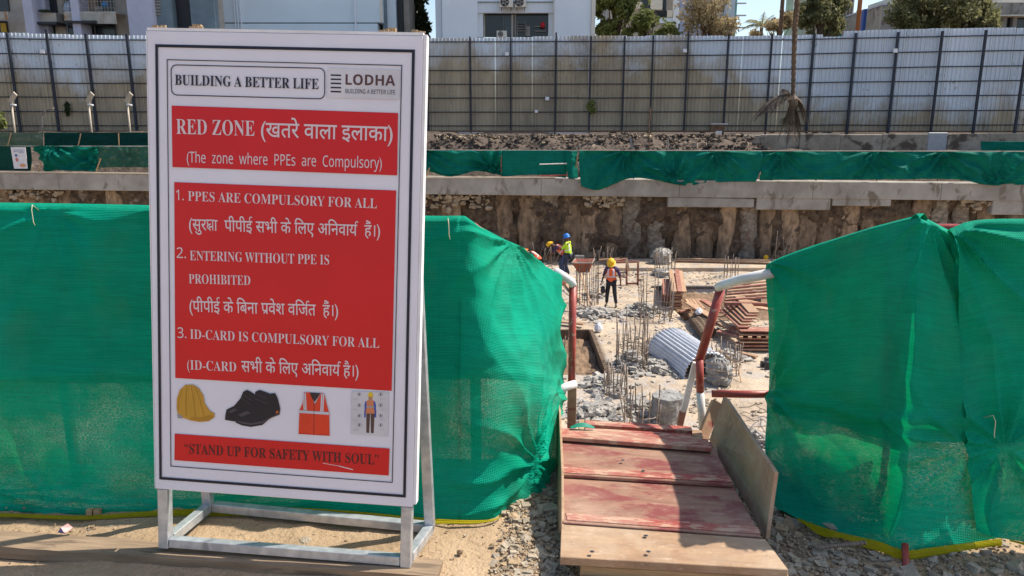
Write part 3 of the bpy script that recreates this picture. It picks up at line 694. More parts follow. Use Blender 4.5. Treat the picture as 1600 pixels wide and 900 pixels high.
# the nets are hung double: a second layer behind the first
def inner(o, G, L, back, v1, mat, seed):
    mb = MB(); nu, nv = len(G)-1, len(G[0])-1; uvs = []; J = [int(j) for j in lin(1, nv*v1, 40)]; I = list(range(0, nu+1, 3))
    for i in I:
        for j in J:
            p = G[i][j]; a = G[min(i+1,nu)][j]-G[max(i-1,0)][j]; n = a.cross(Vector((0,0,1))).normalized()
            if n.dot(p-CAMP) < 0: n = -n
            q = p + n*(back + .012*FB(L[i]*2, j/nv*2, seed)); q.z += .05*N(L[i]*1.3, seed)*(j/nv)
            mb.v.append(tuple(q)); uvs.append((L[i]+5, (G[i][0]-p).length))
    k = len(J)
    for i in range(len(I)-1):
        for j in range(k-1): mb.f.append((i*k+j, i*k+j+1, (i+1)*k+j+1, (i+1)*k+j)); mb.m.append(0)
    m = mb.build('inner_layer', mat, o, smooth=True); ul = m.data.uv_layers.new(name='uv')
    for lp in m.data.loops: ul.data[lp.index].uv = uvs[lp.vertex_index]
inner(netL, GL, LL, .035, .50, m_net, 3); inner(netA, GA, LA, .035, .60, m_net, 4); inner(netB, GB, LB, .035, .62, m_net, 5)
# guard rails inside the nets
def railing(label, tops, posts, low):
    root = thing('guard_rail', (tops[0].x, tops[0].y, 0), label, 'railing')
    for P_ in (tops, low): MB().tube(P_, .020, 10).build('rail', m_redpipe, root, smooth=True)
    for p, q, r in posts: MB().tube([p, q], r, 10).build('post', m_redpipe, root, smooth=True)
    return root
def inset(G, i, back=.09, dz=-.03):
    p = G[i][0].copy(); return p + Vector((0, back, dz))
tl = [inset(GL, i) for i in (0, 60, 125, 175, 200)] ; c0 = tl[-1]; endL = at_y(884, 437, 3.66)
lowl = [Vector((p.x, p.y, .62)) for p in tl]
postsL = [(Vector((x, y, -.4)), Vector((x, y, zt)), .022) for x, y, zt in ((-1.86, 2.90, 1.14), (-.80, 2.86, 1.10), (c0.x, c0.y, c0.z))]
railing('pipe guard rail hidden inside the left green net', tl + [at_y(795, 396, 3.10), at_y(845, 426, 3.52), at_y(880, 441, 3.72)], postsL, lowl + [at_y(884, 606, 3.66)])
ca = at_y(1424, 358, 2.58); er = at_y(1970, 362, 2.52)
railing('pipe guard rail hidden inside the right green nets', [at_y(1206, 426, 3.38), at_y(1300, 396, 3.12), ca, er], [(at_y(1396, 880, 2.58), at_y(1425, 358, 2.58), .030), (Vector((2.35, 2.46, -.4)), Vector((2.35, 2.46, 1.18)), .022)],
        [at_y(1206, 616, 3.42), at_y(1310, 634, 3.20), at_y(1411, 660, 2.70), at_y(1970, 700, 2.66)])
o = MB().tube([at_z(1418, 930, -.05), at_y(1414, 850, 2.34)], .012, 8).build('marker_rod', m_redpipe, smooth=True); tag(o, 'short red rod standing in the gravel below the peak of the right net', 'rod')
mb = MB(); a, b = at_z(1275, 856, .03), at_z(1350, 848, .045)
for i in range(26): 
    p = a.lerp(b, i/25); mb.tube([p, a.lerp(b, (i+.6)/25)], .0085 if i % 2 else .0072, 7)
tag(mb.build('rebar_offcut', m_rebar, smooth=True), 'ribbed rusty bar lying on the gravel below the right net', 'steel bar')
for px, py in ((128, 818), (140, 818)):
    b_ = at_z(px, py, 0); mb = MB().bar((b_.x, b_.y+.05, -.05), (b_.x+.004, b_.y+.055, .03), .022, .02, up=(0,1,0))
    tag(mb.build('wooden_peg', m_timber), 'wooden peg in the sand under the left green net, ' + ('left' if px == 128 else 'right') + ' of the two', 'peg', 'pegs under the left net')
m_cord = flat('cord_yellowish', (.55,.55,.35))
for (px, py, Y, lb) in ((52, 326, 2.78, 'white cord knotted over the left net near the left edge of the photo'), (701, 347, 2.68, 'white cord tied over the net just right of the notice board'), (1552, 655, 2.36, 'grey cord tying a bunch of netting low on the right net')):
    p = at_y(px, py, Y); mb = MB(); mb.tube([p + Vector((-.006,.04,-.01)), p + Vector((-.002,.0,.014)), p + Vector((.001,-.012,-.004)), p + Vector((.002,-.013,-.05)), p + Vector((.006,-.012,-.062))], .0014, 6)
    tag(mb.build('cord', m_cord, smooth=True), lb, 'cord')

# ------------------------------------------------------------------ RAMP AND ITS HANDRAILS
rampo = thing('ramp', (.5, 2.6, 0), 'worn plywood gangway ramp leading through the gap in the green nets', 'ramp')
def board(parent, name, fl, fr, br, bl, z0, z1, th, mat, front=None):
    T = [at_z(*fl, z0), at_z(*fr, z0), at_z(*br, z1), at_z(*bl, z1)]
    Bt = [p - Vector((0,0,th)) for p in T]
    ang = math.atan2(T[1].y-T[0].y, T[1].x-T[0].x); mid = sum(T, Vector())/4
    mt = Matrix.Translation(mid) @ Matrix.Rotation(ang, 4, 'Z')
    mb = MB().hexa(Bt, T); me = bpy.data.meshes.new(name); me.from_pydata([tuple(mt.inverted() @ Vector(v)) for v in mb.v], [], mb.f); me.materials.append(mat)
    o = bpy.data.objects.new(name, me); COL.objects.link(o); o.parent = parent
    o.matrix_local = Matrix.Translation(-parent_loc(parent)) @ mt
    md = o.modifiers.new('bevel', 'BEVEL'); md.width = .0022; md.segments = 1
    return o
board(rampo, 'board', (875,870), (1232,890), (1196,842), (877,819), .115, .125, .030, m_plytan)['label'] = 'bare tan plywood board at the foot of the ramp'
board(rampo, 'board', (879,816), (1190,838), (1145,757), (877,742), .128, .118, .014, m_plyred)['label'] = 'broad red-stained plywood board'
board(rampo, 'board', (878,741), (1146,757), (1111,690), (877,676), .136, .115, .014, m_plyred)
board(rampo, 'edge_strip', (886,812), (1189,834), (1184,823), (884,801), .1305, .1300, .002, m_redpaint)
board(rampo, 'edge_strip', (880,738), (1145,753.5), (1140,744), (879,729), .1385, .1380, .002, m_redpaint)
board(rampo, 'board', (876,682), (1112,700), (1106,686), (876,668), .150, .140, .020, m_redpaint)['label'] = 'narrow red batten across the top of the ramp'
for k, (y0, y1) in enumerate(((676, 669), (664, 657))):
    board(rampo, 'step_beam', (914,y0-1), (1082,y0+9), (1080,y1+9), (914,y1-1), .135-.012*k, .135-.012*k, .055, m_redpaint)
board(rampo, 'wood_block', (904,676), (913,676.5), (913,655), (904,655), .135, .13, .06, m_plytan)
board(rampo, 'board', (912,680), (1100,690), (1096,672), (912,662), .10, .09, .02, m_plytan)
board(rampo, 'bearer', (908,884), (1234,904), (1230,896), (906,878), .078, .078, .05, m_timber)
board(rampo, 'bearer', (908,912), (1234,932), (1230,880), (906,860), .045, .045, .05, m_timber)
board(rampo, 'bearer', (885,800), (925,802), (925,690), (885,690), .08, .08, .06, m_timber)
board(rampo, 'bearer', (1100,806), (1140,808), (1120,695), (1080,695), .08, .08, .06, m_timber)
for px, py in ((973,720), (1005,736), (1009,838), (1013,863), (925,863)):
    c = at_z(px, py, .140 if py < 745 else .127); mb = MB()
    mb.quad([tuple(c + Vector((.008*math.cos(a*.785), .007*math.sin(a*.785), .003))) for a in range(8)]); mb.build('knot_hole', m_black, rampo)
def vboard(parent, name, pts, th, mat):      # upright board: outline points already in the place
    n = (pts[1]-pts[0]).cross(pts[-1]-pts[0]).normalized()*th; k = len(pts); mb = MB()
    mb.add([tuple(p) for p in pts] + [tuple(p+n) for p in pts], [tuple(range(k))[::-1], tuple(range(k, 2*k))] + [(i, (i+1) % k, k+(i+1) % k, k+i) for i in range(k)])
    return mb.build(name, mat, parent, bevel=.0015)
m_plyup = M('stained_upright_plywood', (.42,.28,.175), (.29,.165,.105), 3.5, .75, .35, .003, stretch=(3,1,1), spots=(5,(.22,.08,.06),.62,(3,3,.8)), vary=.05, bscale=18, dust=.5)
c1, c2 = at_z(1196,842,.06), at_z(1108,688,.06)
vb_ = vboard(rampo, 'toe_board', [c1, c2, at_y(1130,620,c2.y+.03), at_y(1134,624,c2.y), at_y(1210,738,c1.y)], .015, m_plyup); vb_['label'] = 'upright plywood side board on the right of the ramp'
vb_ = vboard(rampo, 'toe_board', [at_z(873,835,.02), at_z(868,690,.02), at_y(870,628,3.35), at_y(873,640,3.3), at_y(877,740,2.62), at_y(877,822,2.36)], .010, m_plytan); vb_['label'] = 'thin upright board on the left of the ramp'
# left handrail
hl = thing('handrail', at_z(892,668,.06), 'red and white pipe handrail post on the left of the ramp end', 'handrail')
MB().tube([at_y(895,446,3.66), at_y(894,540,3.64), at_y(893,600,3.62)], .0195, 12).build('red_post', m_redpipe, hl, smooth=True)
MB().tube([at_y(868,424,3.62), at_y(884,434,3.65), at_y(893,440,3.66), at_y(895.5,447,3.66)], .0215, 12).build('white_pipe', m_whitepipe, hl, smooth=True)
MB().tube([at_y(873,611,3.52), at_y(885,604,3.56), at_y(899,600,3.585)], .0215, 12).build('white_pipe', m_whitepipe, hl, smooth=True)
MB().bar(at_y(893,668,3.60), at_y(894,603,3.60), .045, .03, up=(0,1,0)).build('post_foot', m_ply, hl, bevel=.002)
# right handrail
hr = thing('handrail', at_z(1098,672,.03), 'leaning red and white pipe handrail on the right of the ramp end', 'handrail')
MB().tube([at_y(1126,452,3.50), at_y(1109,510,3.50), at_y(1092,566,3.50)], .0225, 12).build('red_post', m_redpipe, hr, smooth=True)
MB().tube([at_y(1210,426,3.28), at_y(1160,436,3.38), at_y(1128,446,3.48), at_y(1122,450,3.50)], .0235, 12).build('white_pipe', m_whitepipe, hr, smooth=True)
MB().tube([at_y(1093,562,3.49), at_y(1094,612,3.49)], .0195, 12).build('red_post', m_redpipe, hr, smooth=True)
MB().tube([at_y(1094,613,3.49), at_y(1096,640,3.49), at_y(1099,680,3.49)], .0200, 12).build('white_pipe', m_whitepipe, hr, smooth=True)
MB().bar(at_y(1087,566,3.56), at_y(1066,650,3.62), .030, .02, up=(0,1,0)).build('white_brace', m_whitepipe, hr, bevel=.002)
MB().bar(at_y(1067,642,3.615), at_y(1062,664,3.63), .033, .023, up=(0,1,0)).build('red_foot', m_redpaint, hr, bevel=.002)
MB().bar(at_y(1120,628,3.40), at_y(1096,688,3.30), .050, .030, up=(0,1,0)).build('slanting_plank', m_ply, hr, bevel=.002)
MB().tube([at_y(1112,615,3.40), at_y(1160,616,3.36), at_y(1206,616,3.31)], .0185, 12).build('red_rail', m_redpipe, hr, smooth=True)
p = at_z(905, 668, .15); mb = MB()
for i in range(9):
    for j in range(3): mb.v.append((p.x-.04+.11*i/8, p.y-.012*j+.01, p.z+.02*math.sin(3.14*i/8)*(1-j*.3)+.004*N(i,j)))
for i in range(8):
    for j in range(2): mb.f.append((i*3+j, i*3+j+1, i*3+j+4, i*3+j+3)); mb.m.append(0)
tag(mb.build('net_scrap', flat('scrap_green', (.02,.22,.15)), smooth=True), 'small scrap of green net by the left handrail foot', 'scrap')

# ------------------------------------------------------------------ FAR SIDE OF THE PIT: piled wall, capping beam
WY = 33.0
def wall_z(x, which):       # the beam runs a little lower towards the right
    t = (x+24)/48
    return {'top': -.46-.52*t, 'bot': -1.22-.55*t}[which]
wall = thing('retaining_wall', (0, WY, PITZ), 'rough brown bored-pile retaining wall across the far side of the pit', 'wall')
def pile_mesh(seed, mat):
    mb = MB(); nz, na = 26, 13; h = 3.6
    for j in range(nz+1):
        z = h*j/nz
        for i in range(na+1):
            a = math.pi*i/na; r = .42 + .09*FB(math.cos(a)*1.5+seed*7, z*.9, seed) + .05*FB(a*3, z*3.5, seed+9) + .14*max(0, N(z*.9+seed*3, seed, a*.6)) - .10*max(0, N(z*.7+seed*5, a*.8, 4))
            if seed % 3 == 1: r += .02*math.sin(z*22+2*N(z*3, a))
            mb.v.append((r*math.cos(a)*1.02, -r*math.sin(a)*.55 + .1, z))
    for j in range(nz):
        for i in range(na): k = j*(na+1)+i; mb.f.append((k, k+na+1, k+na+2, k+1)); mb.m.append(0)
    top = [nz*(na+1)+i for i in range(na+1)]; mb.f.append(tuple(reversed(top))); mb.m.append(0)
    return mesh_of(mb, 'pile', mat, True)
pms = [pile_mesh(s, m_pileface[1 if s in (3, 6) else 0]) for s in range(8)]
x = -29.0; k = 0
while x < 31:
    piece(pms[rnd.choice([0,1,2,3,4,5,6,7])], 'pile', wall, (x, rnd.uniform(-.06,.10), -.12 + wall_z(x,'bot')-wall_z(0,'bot')-.02), (rnd.uniform(-.02,.02), rnd.uniform(-.03,.03), 0), (rnd.uniform(.78,1.22)*rnd.choice([1,1,-1]), 1, 1.0 + rnd.uniform(-.012,0)))
    x += rnd.uniform(.78, 1.32); k += 1
mb = MB(); nx, nz = 560, 26
for j in range(nz+1):
    for i in range(nx+1):
        x = -31+62*i/nx; z = -.25 + 3.75*j/nz + wall_z(x,'bot') - wall_z(0,'bot')
        mb.v.append((x, WY-.02 + .36*FB(x*.8, z*.7) + .15*FB(x*4, z*4, 3) - (.10 if j == 0 else 0), PITZ+z))
for j in range(nz):
    for i in range(nx): q = j*(nx+1)+i; mb.f.append((q, q+1, q+nx+2, q+nx+1)); mb.m.append(0)
mb.build('soil_between_piles', M('wall_soil', (.16,.11,.07), (.055,.038,.028), 4, .95, 1, .15, world=True, spots=(4,(.34,.26,.18),.70), bscale=4), wall, smooth=True)
# clods of earth that stick to the wall under the beam
def clodc(r):
    cxs = [(-27,-20,1),( -4.2,-1.0,1.4),(3.2,5,.8),(9.5,15,.7),(20,24,.8),(-12,-5,.8)]
    a, b, wv = r.choice(cxs); x = r.uniform(a, b); z = wall_z(x,'bot') - abs(r.gauss(0,.22))*wv; return (x, WY-.22 - r.random()*.12, z)
chips('clods', scat(700, clodc, 12), M('pale_earth', (.42,.33,.22), (.24,.18,.12), 4, .95, .8, .03, world=True), .15, .7, parent=wall)
def toec(r):
    x = r.uniform(-10, 22); return (x, WY-.30-abs(r.gauss(0,.25)), PITZ + abs(r.gauss(0,.07)))
chips('clods', scat(900, toec, 13), m_soil, .16, .7, parent=wall)
beam = thing('capping_beam', (0, 32.4, -1), 'long cast concrete capping beam along the top of the piled wall', 'beam')
x = -30.0
while x < 31:
    x1 = x + rnd.uniform(4.2, 6.4); mb = MB(); e = .003
    for xa, xb in ((x+e, x1-e),):
        ya = 32.45 + rnd.uniform(-.004,.004)
        mb.hexa([(xa,ya,wall_z(xa,'bot')+.03),(xb,ya,wall_z(xb,'bot')+.03),(xb,33.5,wall_z(xb,'bot')+.03),(xa,33.5,wall_z(xa,'bot')+.03)],
                [(xa,ya,wall_z(xa,'top')),(xb,ya,wall_z(xb,'top')),(xb,33.5,wall_z(xb,'top')),(xa,33.5,wall_z(xa,'top'))])
    mb.build('beam_segment', m_conc, beam, bevel=.02)['label'] = 'cast beam length between two joints'; x = x1
MB().hexa([(-30,32.6,wall_z(-30,'bot')+.02),(31,32.6,wall_z(31,'bot')+.02),(31,33.4,wall_z(31,'bot')+.02),(-30,33.4,wall_z(-30,'bot')+.02)], [(-30,32.6,wall_z(-30,'top')-.02),(31,32.6,wall_z(31,'top')-.02),(31,33.4,wall_z(31,'top')-.02),(-30,33.4,wall_z(-30,'top')-.02)]).build('beam_core', m_concdark, beam)
# lower waler on the right
for (a, b, h) in ((1045,1180,18),(1184,1300,22),(1303,1395,16),(1555,1640,30)):
    p, q = at_y(a, 306, 32.42), at_y(b, 309, 32.42); s = at_y(a, 306+h, 32.42).z
    MB().hexa([(p.x,32.5,s),(q.x,32.5,s-.02),(q.x,33.2,s-.02),(p.x,33.2,s)], [(p.x,32.5,p.z-.05),(q.x,32.5,q.z-.05),(q.x,33.2,q.z-.05),(p.x,33.2,p.z-.05)]).build('lower_beam', m_conc, beam, bevel=.03)
a, b = at_y(660, 278, 32.4), at_y(868, 280, 32.4)
MB().box((a.x, 32.42, wall_z(0,'top')+.003), (b.x, 32.75, wall_z(0,'top')+.05)).build('pale_plank_edge', flat('pale_plank', (.62,.50,.36)), beam)
a, b = at_y(-40, 268, 32.4), at_y(420, 270, 32.4)
MB().hexa([(a.x,32.42,wall_z(a.x,'top')+.003),(b.x,32.42,wall_z(b.x,'top')+.003),(b.x,32.7,wall_z(b.x,'top')+.003),(a.x,32.7,wall_z(a.x,'top')+.003)], [(a.x,32.42,wall_z(a.x,'top')+.045),(b.x,32.42,wall_z(b.x,'top')+.045),(b.x,32.7,wall_z(b.x,'top')+.045),(a.x,32.7,wall_z(a.x,'top')+.045)]).build('pale_plank_edge', flat('pale_plank2', (.55,.44,.32)), beam)

# ------------------------------------------------------------------ far green barriers
def farnet(cols, mat, label, seed, amp=.05, ties=(), name='green_net', nu=None):
    C3 = [[at_y(*p) for p in c] for c in cols]; nv = 26; nu = nu or max(20, int(abs(C3[-1][0].x-C3[0][0].x)*14))
    mb = MB(); uvs = []; L0 = C3[0][0].x
    for i in range(nu+1):
        t = i/nu*(len(C3)-1); c = [catmull([q[r] for q in C3], t) for r in range(len(C3[0]))]
        for j in range(nv+1):
            v = j/nv; p = catmull(c, v*(len(c)-1)); L = p.x-L0
            h = amp*FB(L*.9, v*1.6, seed) + amp*.5*math.sin(L*5+4*FB(L*.4, v*2, seed))*v
            for (u0, v0, am) in ties: h += wr(L*.35, v*.4, (u0)*.35, v0*.4, 1, 14, am, .5)
            p.y -= h; mb.v.append(tuple(p)); uvs.append((L, v))
    for i in range(nu):
        for j in range(nv): k = i*(nv+1)+j; mb.f.append((k, k+1, k+nv+2, k+nv+1)); mb.m.append(0)
    o = mb.build(name, mat, smooth=True); ul = o.data.uv_layers.new(name='uv')
    for lp in o.data.loops: ul.data[lp.index].uv = uvs[lp.vertex_index]
    md = o.modifiers.new('thick', 'SOLIDIFY'); md.thickness = .004
    return tag(o, label, 'netting', 'green nets along the far edge of the pit')
Yb = 32.75; Yf = 32.30
farnet([[(905,235,Yf),(905,262,Yf),(908,291,Yf)],[(950,235,Yf),(950,262,Yf),(935,297,Yf)],[(1000,235,Yf),(985,262,Yf),(968,284,Yf)],[(1040,235,Yf),(1040,262,Yf),(1000,278,Yf)],[(1085,235,Yf),(1085,262,Yf),(1070,290,Yf)],[(1130,236,Yf),(1130,262,Yf),(1110,285,Yf)],[(1190,236,Yf),(1190,262,Yf),(1180,284,Yf)]],
       m_netfar, 'green net sagging over the far concrete beam, right of the gap in the netting', 31, .12, ((2.1,0,.22),(4.2,1,.20),(6,0,.20)))
farnet([[(1188,236,Yf),(1188,262,Yf),(1188,282,Yf)],[(1260,236,Yf),(1260,262,Yf),(1260,281,Yf)],[(1340,236,Yf),(1340,262,Yf),(1340,281,Yf)],[(1420,236,Yf),(1420,262,Yf),(1420,280,Yf)],[(1500,237,Yf),(1500,262,Yf),(1500,281,Yf)],[(1570,237,Yf),(1570,262,Yf),(1560,290,Yf)],[(1700,237,Yf),(1700,262,Yf),(1700,282,Yf)]],
       m_netfar, 'long green net over the far concrete beam, running out of the photo on the right', 37, .12, ((1,0,.20),(5.0,0,.22),(8,0,.26),(10.5,1,.2)))
farnet([[(655,234,Yb),(655,250,Yb),(655,262,Yb)],[(700,234,Yb),(700,255,Yb),(700,276,Yb)],[(745,235,Yb),(745,252,Yb),(745,268,Yb)],[(786,235,Yb),(786,255,Yb),(786,275,Yb)]],
       m_netfar, 'wrinkled green net just right of the notice board on the far edge of the pit', 41, .09, ((3.2,1,.24),(0,0,.24),(3.6,.9,.2)))
farnet([[(785,235,Yb),(785,255,Yb),(785,276,Yb)],[(840,235,Yb),(840,255,Yb),(840,273,Yb)],[(887,235,Yb),(887,255,Yb),(884,278,Yb)]],
       m_netfar, 'smooth green net panel left of the gap in the far netting', 43, .02)
farnet([[(886,236,Yb-.1),(884,255,Yb-.1),(888,279,Yb-.1)],[(893,236,Yb-.3),(893,255,Yb-.3),(894,279,Yb-.3)],[(902,236,Yb-.1),(902,255,Yb-.1),(903,278,Yb-.1)]], m_netfar, 'bunched green net in the gap of the far netting', 44, .12)
farnet([[(-60,228,Yb),(-60,250,Yb),(-60,266,Yb)],[(0,228,Yb),(0,250,Yb),(0,266,Yb)],[(48,229,Yb),(50,250,Yb),(48,267,Yb)]], m_netdark, 'dark green net behind the poster at the left edge of the photo', 45, .03)
farnet([[(47,229,Yb-.05),(62,248,Yb-.05),(70,268,Yb-.05)],[(62,228,Yb-.25),(72,250,Yb-.3),(76,268,Yb-.05)],[(80,228,Yb-.1),(90,245,Yb-.2),(84,266,Yb-.1)],[(120,228,Yb-.05),(124,250,Yb-.05),(110,267,Yb-.05)],[(150,228,Yb-.05),(156,248,Yb-.05),(150,268,Yb-.05)]],
       m_netfar, 'bunched green net right of the white poster on the far edge', 47, .12, ((0.9,0,.25),(3.0,0,.22),(3,1,.2)))
farnet([[(150,228,Yb),(152,246,Yb),(154,262,Yb)],[(200,229,Yb),(200,246,Yb),(200,261,Yb)],[(240,229,Yb),(240,246,Yb),(240,262,Yb)],[(420,232,Yb),(420,248,Yb),(420,266,Yb)],[(660,235,Yb),(660,250,Yb),(660,266,Yb)]], m_netgrey, 'dusty green net on the far edge between the bunched net and the notice board', 49, .04, ((1.4,.6,.06),))
Yc = 39.5
farnet([[(-60,206,Yc),(-60,217,Yc),(-60,228,Yc)],[(0,207,Yc),(0,217,Yc),(0,228,Yc)],[(68,207,Yc),(68,217,Yc),(68,228,Yc)]], m_netpale, 'faded pale green net in the second row, at the left edge of the photo', 51, .05)
farnet([[(69,207,Yc),(69,217,Yc),(69,228,Yc)],[(130,207,Yc),(130,217,Yc),(130,228,Yc)],[(240,207,Yc),(240,217,Yc),(240,228,Yc)],[(420,209,Yc),(420,218,Yc),(420,230,Yc)]], m_netdark, 'dark green net in the second row, below the slanting lamps', 53, .05)
farnet([[(1533,221,38),(1533,230,38),(1533,236,38)],[(1580,221,38),(1580,230,38),(1580,236,38)],[(1680,221,38),(1680,230,38),(1680,236,38)]], m_netfar, 'short green net in the second row at the right edge of the photo', 55, .04)
rl_ = thing('far_railing', at_y(800, 280, Yb), 'thin scaffold railing that carries the far green nets', 'railing')
for a, b, y0, y1, Y in ((-60,1700,235,237,Yb+.05),):
    P_ = [at_y(px, 228.5 if px < 260 else (234.5 if px < 1000 else 236), Y) for px in (-60, 250)]; MB().tube(P_, .022, 6).build('rail', m_conc, rl_)
    P_ = [at_y(px, py, Y) for px, py in ((655,234.5),(900,235),(1200,236),(1700,237))]; MB().tube(P_, .022, 6).build('rail', m_conc, rl_)
MB().tube([at_y(905,234.6,Yf-.02), at_y(1200,235.6,Yf-.02), at_y(1700,236.6,Yf-.02)], .022, 6).build('rail', m_conc, rl_)
for px in (665, 783, 842, 900, 990, 1085, 1180, 1275, 1370, 1465, 1560):
    MB().tube([at_y(px, 283, Yb+.08), at_y(px, 234, Yb+.08)], .024, 6).build('post', m_rustline, rl_)
for y, x0 in ((256,843),(274,845)): MB().tube([at_y(x0, y+.6, Yb-.16), at_y(898, y-1, Yb-.16)], .026, 6).build('rail', m_whitepipe if y == 256 else m_redpipe, rl_)
for px, py, qx, qy, Y in ((60,268,64,254,Yb-.16),(150,268,157,248,Yb-.16),(897,276,903,240,Yb-.2),(12,228,17,208,Yc-.1),(122,228,126,209,Yc-.1),(186,228,185,208,Yc-.1),(667,275,671,262,Yb-.1)):
    MB().tube([at_y(px, py, Y), at_y(qx, qy, Y)], .028, 6).build('strut', m_timber, rl_)
# poster on the net
pz = [at_y(22,263.5,Yb-.2), at_y(43,263.5,Yb-.2), at_y(39.5,230,Yb-.2), at_y(16.5,230,Yb-.2)]
po = thing('poster', pz[0], 'white safety poster hanging on the far dark green net', 'poster')
mb = MB(); mb.hexa([pz[0], pz[1], pz[1]+Vector((0,.02,0)), pz[0]+Vector((0,.02,0))], [pz[3], pz[2], pz[2]+Vector((0,.02,0)), pz[3]+Vector((0,.02,0))]); mb.build('poster_sheet', flat('poster_paper', (.62,.60,.62)), po)
def Q(u, v): return pz[0].lerp(pz[1], u).lerp(pz[3].lerp(pz[2], u), v) + Vector((0,-.006,0))
def qd(u0, v0, u1, v1, m, nm):
    MB().quad([Q(u0,v0), Q(u1,v0), Q(u1,v1), Q(u0,v1)]).build(nm, m, po)
pr = flat('poster_blue', (.10,.12,.30)); pr2 = flat('poster_red', (.45,.16,.14)); pr3 = flat('poster_orange', (.55,.27,.15))
for a in ((.2,.86,.8,.88),(.15,.80,.5,.82),(.55,.80,.85,.82),(.5,.74,.85,.76)): qd(*a, pr, 'poster_line')
MB().quad([Q(.30+.10*math.cos(k*.785), .62+.07*math.sin(k*.785)) for k in range(8)]).build('poster_picture', pr, po)
MB().quad([Q(.31+.11*math.cos(k*.785), .42+.10*math.sin(k*.785)) for k in range(8)]).build('poster_picture', pr2, po)
MB().quad([Q(.68+.24*math.cos(k*.524), .15+.08*math.sin(k*.524)) for k in range(12)]).build('poster_picture', pr3, po)

# bank of soil and the low concrete wall under the fence
def bankc(r):
    x = r.uniform(-5.5, 14); y = r.uniform(35.5, 41.5); return (x, y, far_h(x, y) + r.random()*.12)
chips('rubble', scat(2600, bankc, 21), m_darksoil, .13, .6, label='dark earth lumps on the far bank')
def bankd(r):
    x = r.choice([r.uniform(-4.6,-.8), r.uniform(-4.6,-.8), r.uniform(1,4), r.uniform(6,13)]); y = 39.6 + r.gauss(0,.45); return (x, y, far_h(x, y) + r.random()*.10)
chips('rubble', scat(420, bankd, 22), M('pale_spoil', (.45,.36,.24), (.28,.21,.14), 3, .95, .8, .05, world=True), .11, .5, label='pale spoil along the crest of the far bank')
pl = thing('plinth_wall', at_y(1340, 232, 41.2), 'low stained concrete wall under the right part of the corrugated fence', 'wall')
mpl = M('plastered_wall', (.33,.29,.235), (.20,.165,.125), 1.3, .9, .4, .03, world=True, spots=(1.0,(.085,.065,.05),.52))
for i, (a, b, t) in enumerate(((1140,1189,211),(1189.3,1250,210),(1250.3,1314,209),(1314.3,1380,210),(1380.3,1451,209),(1451.5,1482,207),(1482.5,1547,209),(1547.3,1625,208))):
    p, q, s = at_y(a, t, 41.2), at_y(b, t, 41.2), at_y(a, 236, 41.2).z
    MB().box((p.x, 41.2 + (.02 if i % 2 else 0), s-.3), (q.x, 41.5, p.z)).build('wall_panel', flat('grey_board', (.34,.35,.37)) if i in (5,) else mpl, pl, bevel=.03)

# ------------------------------------------------------------------ CORRUGATED FENCE
FP = [(at_y(-60,207,43.4).x, 43.4), (at_y(230,207,44.3).x, 44.3), (at_y(668,207,45.3).x, 45.3), (at_y(985,207,45.0).x, 45.0), (at_y(1280,207,44.0).x, 44.0), (at_y(1660,207,41.8).x, 41.8)]
def fy(x):
    for (a, ya), (b, yb) in zip(FP, FP[1:]):
        if x <= b: return ya + (yb-ya)*(x-a)/(b-a)
    return FP[-1][1]
FZ0, FZ1 = 1.18, 6.62
fence = thing('corrugated_fence', (0, 45, FZ0), 'tall grey corrugated steel fence with dark posts, mud stained low in the middle', 'fence')
def sheet_mesh(wd, hz):
    mb = MB(); n = 5; pts = [(0, 0)]
    for i in range(n):
        b = wd*i/n; s = wd/n; pts += [(b+s*.50, 0), (b+s*.62, -.05), (b+s*.86, -.05), (b+s, 0)]
    for x_, y_ in pts: mb.v += [(x_, y_, 0), (x_, y_, hz), (x_, y_+.006, 0), (x_, y_+.006, hz)]
    for i in range(len(pts)-1):
        k = i*4; mb.f += [(k, k+4, k+5, k+1), (k+2, k+3, k+7, k+6), (k+1, k+5, k+7, k+3)]; mb.m += [0,0,0]
    return mesh_of(mb, 'sheet', m_fence)
SWD = 1.10
smesh = sheet_mesh(SWD-.004, FZ1-FZ0)
x = FP[0][0]; i = 0
while x < FP[-1][0]:
    x2 = x + SWD*.999; ya, yb = fy(x), fy(x2); ang = math.atan2(yb-ya, x2-x)
    X = x
    dz = .05*math.sin(x*.35) + rnd.uniform(-.02,.02) + (-.03 if -9 < X < 7.6 else 0) + (.13 if X > 18.4 else 0) + (-.13 if 16.6 < X < 18 else 0)
    piece(smesh, 'sheet', fence, (x, ya-45, 0), (0, rnd.uniform(-.003,.003), ang), (1, 1 if i % 2 else 1.0, 1 + dz/(FZ1-FZ0))); x = x2; i += 1
posts = [22, 83, 143, 206, 270, 335, 400, 470, 540, 605, 668, 735, 798, 868, 922, 974, 1018, 1072, 1134, 1201, 1266, 1330, 1395, 1463, 1530, 1596]
for px in posts:
    p = at_y(px, 130, 44.6); Y = fy(p.x) - .13; p = at_y(px, 130, Y); hh = FZ1 + (.22 if px in (868, 1072, 83) else .0) - (.02 if -9 < p.x < 7.6 else 0)
    wd = .125 if px > 1250 or px < 300 else .085
    MB().box((p.x-wd/2, Y-.07, FZ0-(.75 if px > 1100 else .1)), (p.x+wd/2, Y+.04, hh)).build('post', m_black, fence)
for k, py in enumerate((65, 87.5, 110, 131.5, 153, 175, 196.5)):
    zz = at_y(800, py, 45).z + .0; mb = MB(); pts = []
    for px in range(-50, 1650, 70):
        xx = (px-800)*45/FOC*1.0; pts.append((xx, fy(xx)-.085, zz + .012*N(px*.01, k)*3 + (.04 if px > 1270 else 0)))
    for a, b in zip(pts, pts[1:]): mb.bar(a, (b[0]+.01, b[1], b[2]), .035, .055)
    mb.build('rail', m_black, fence)
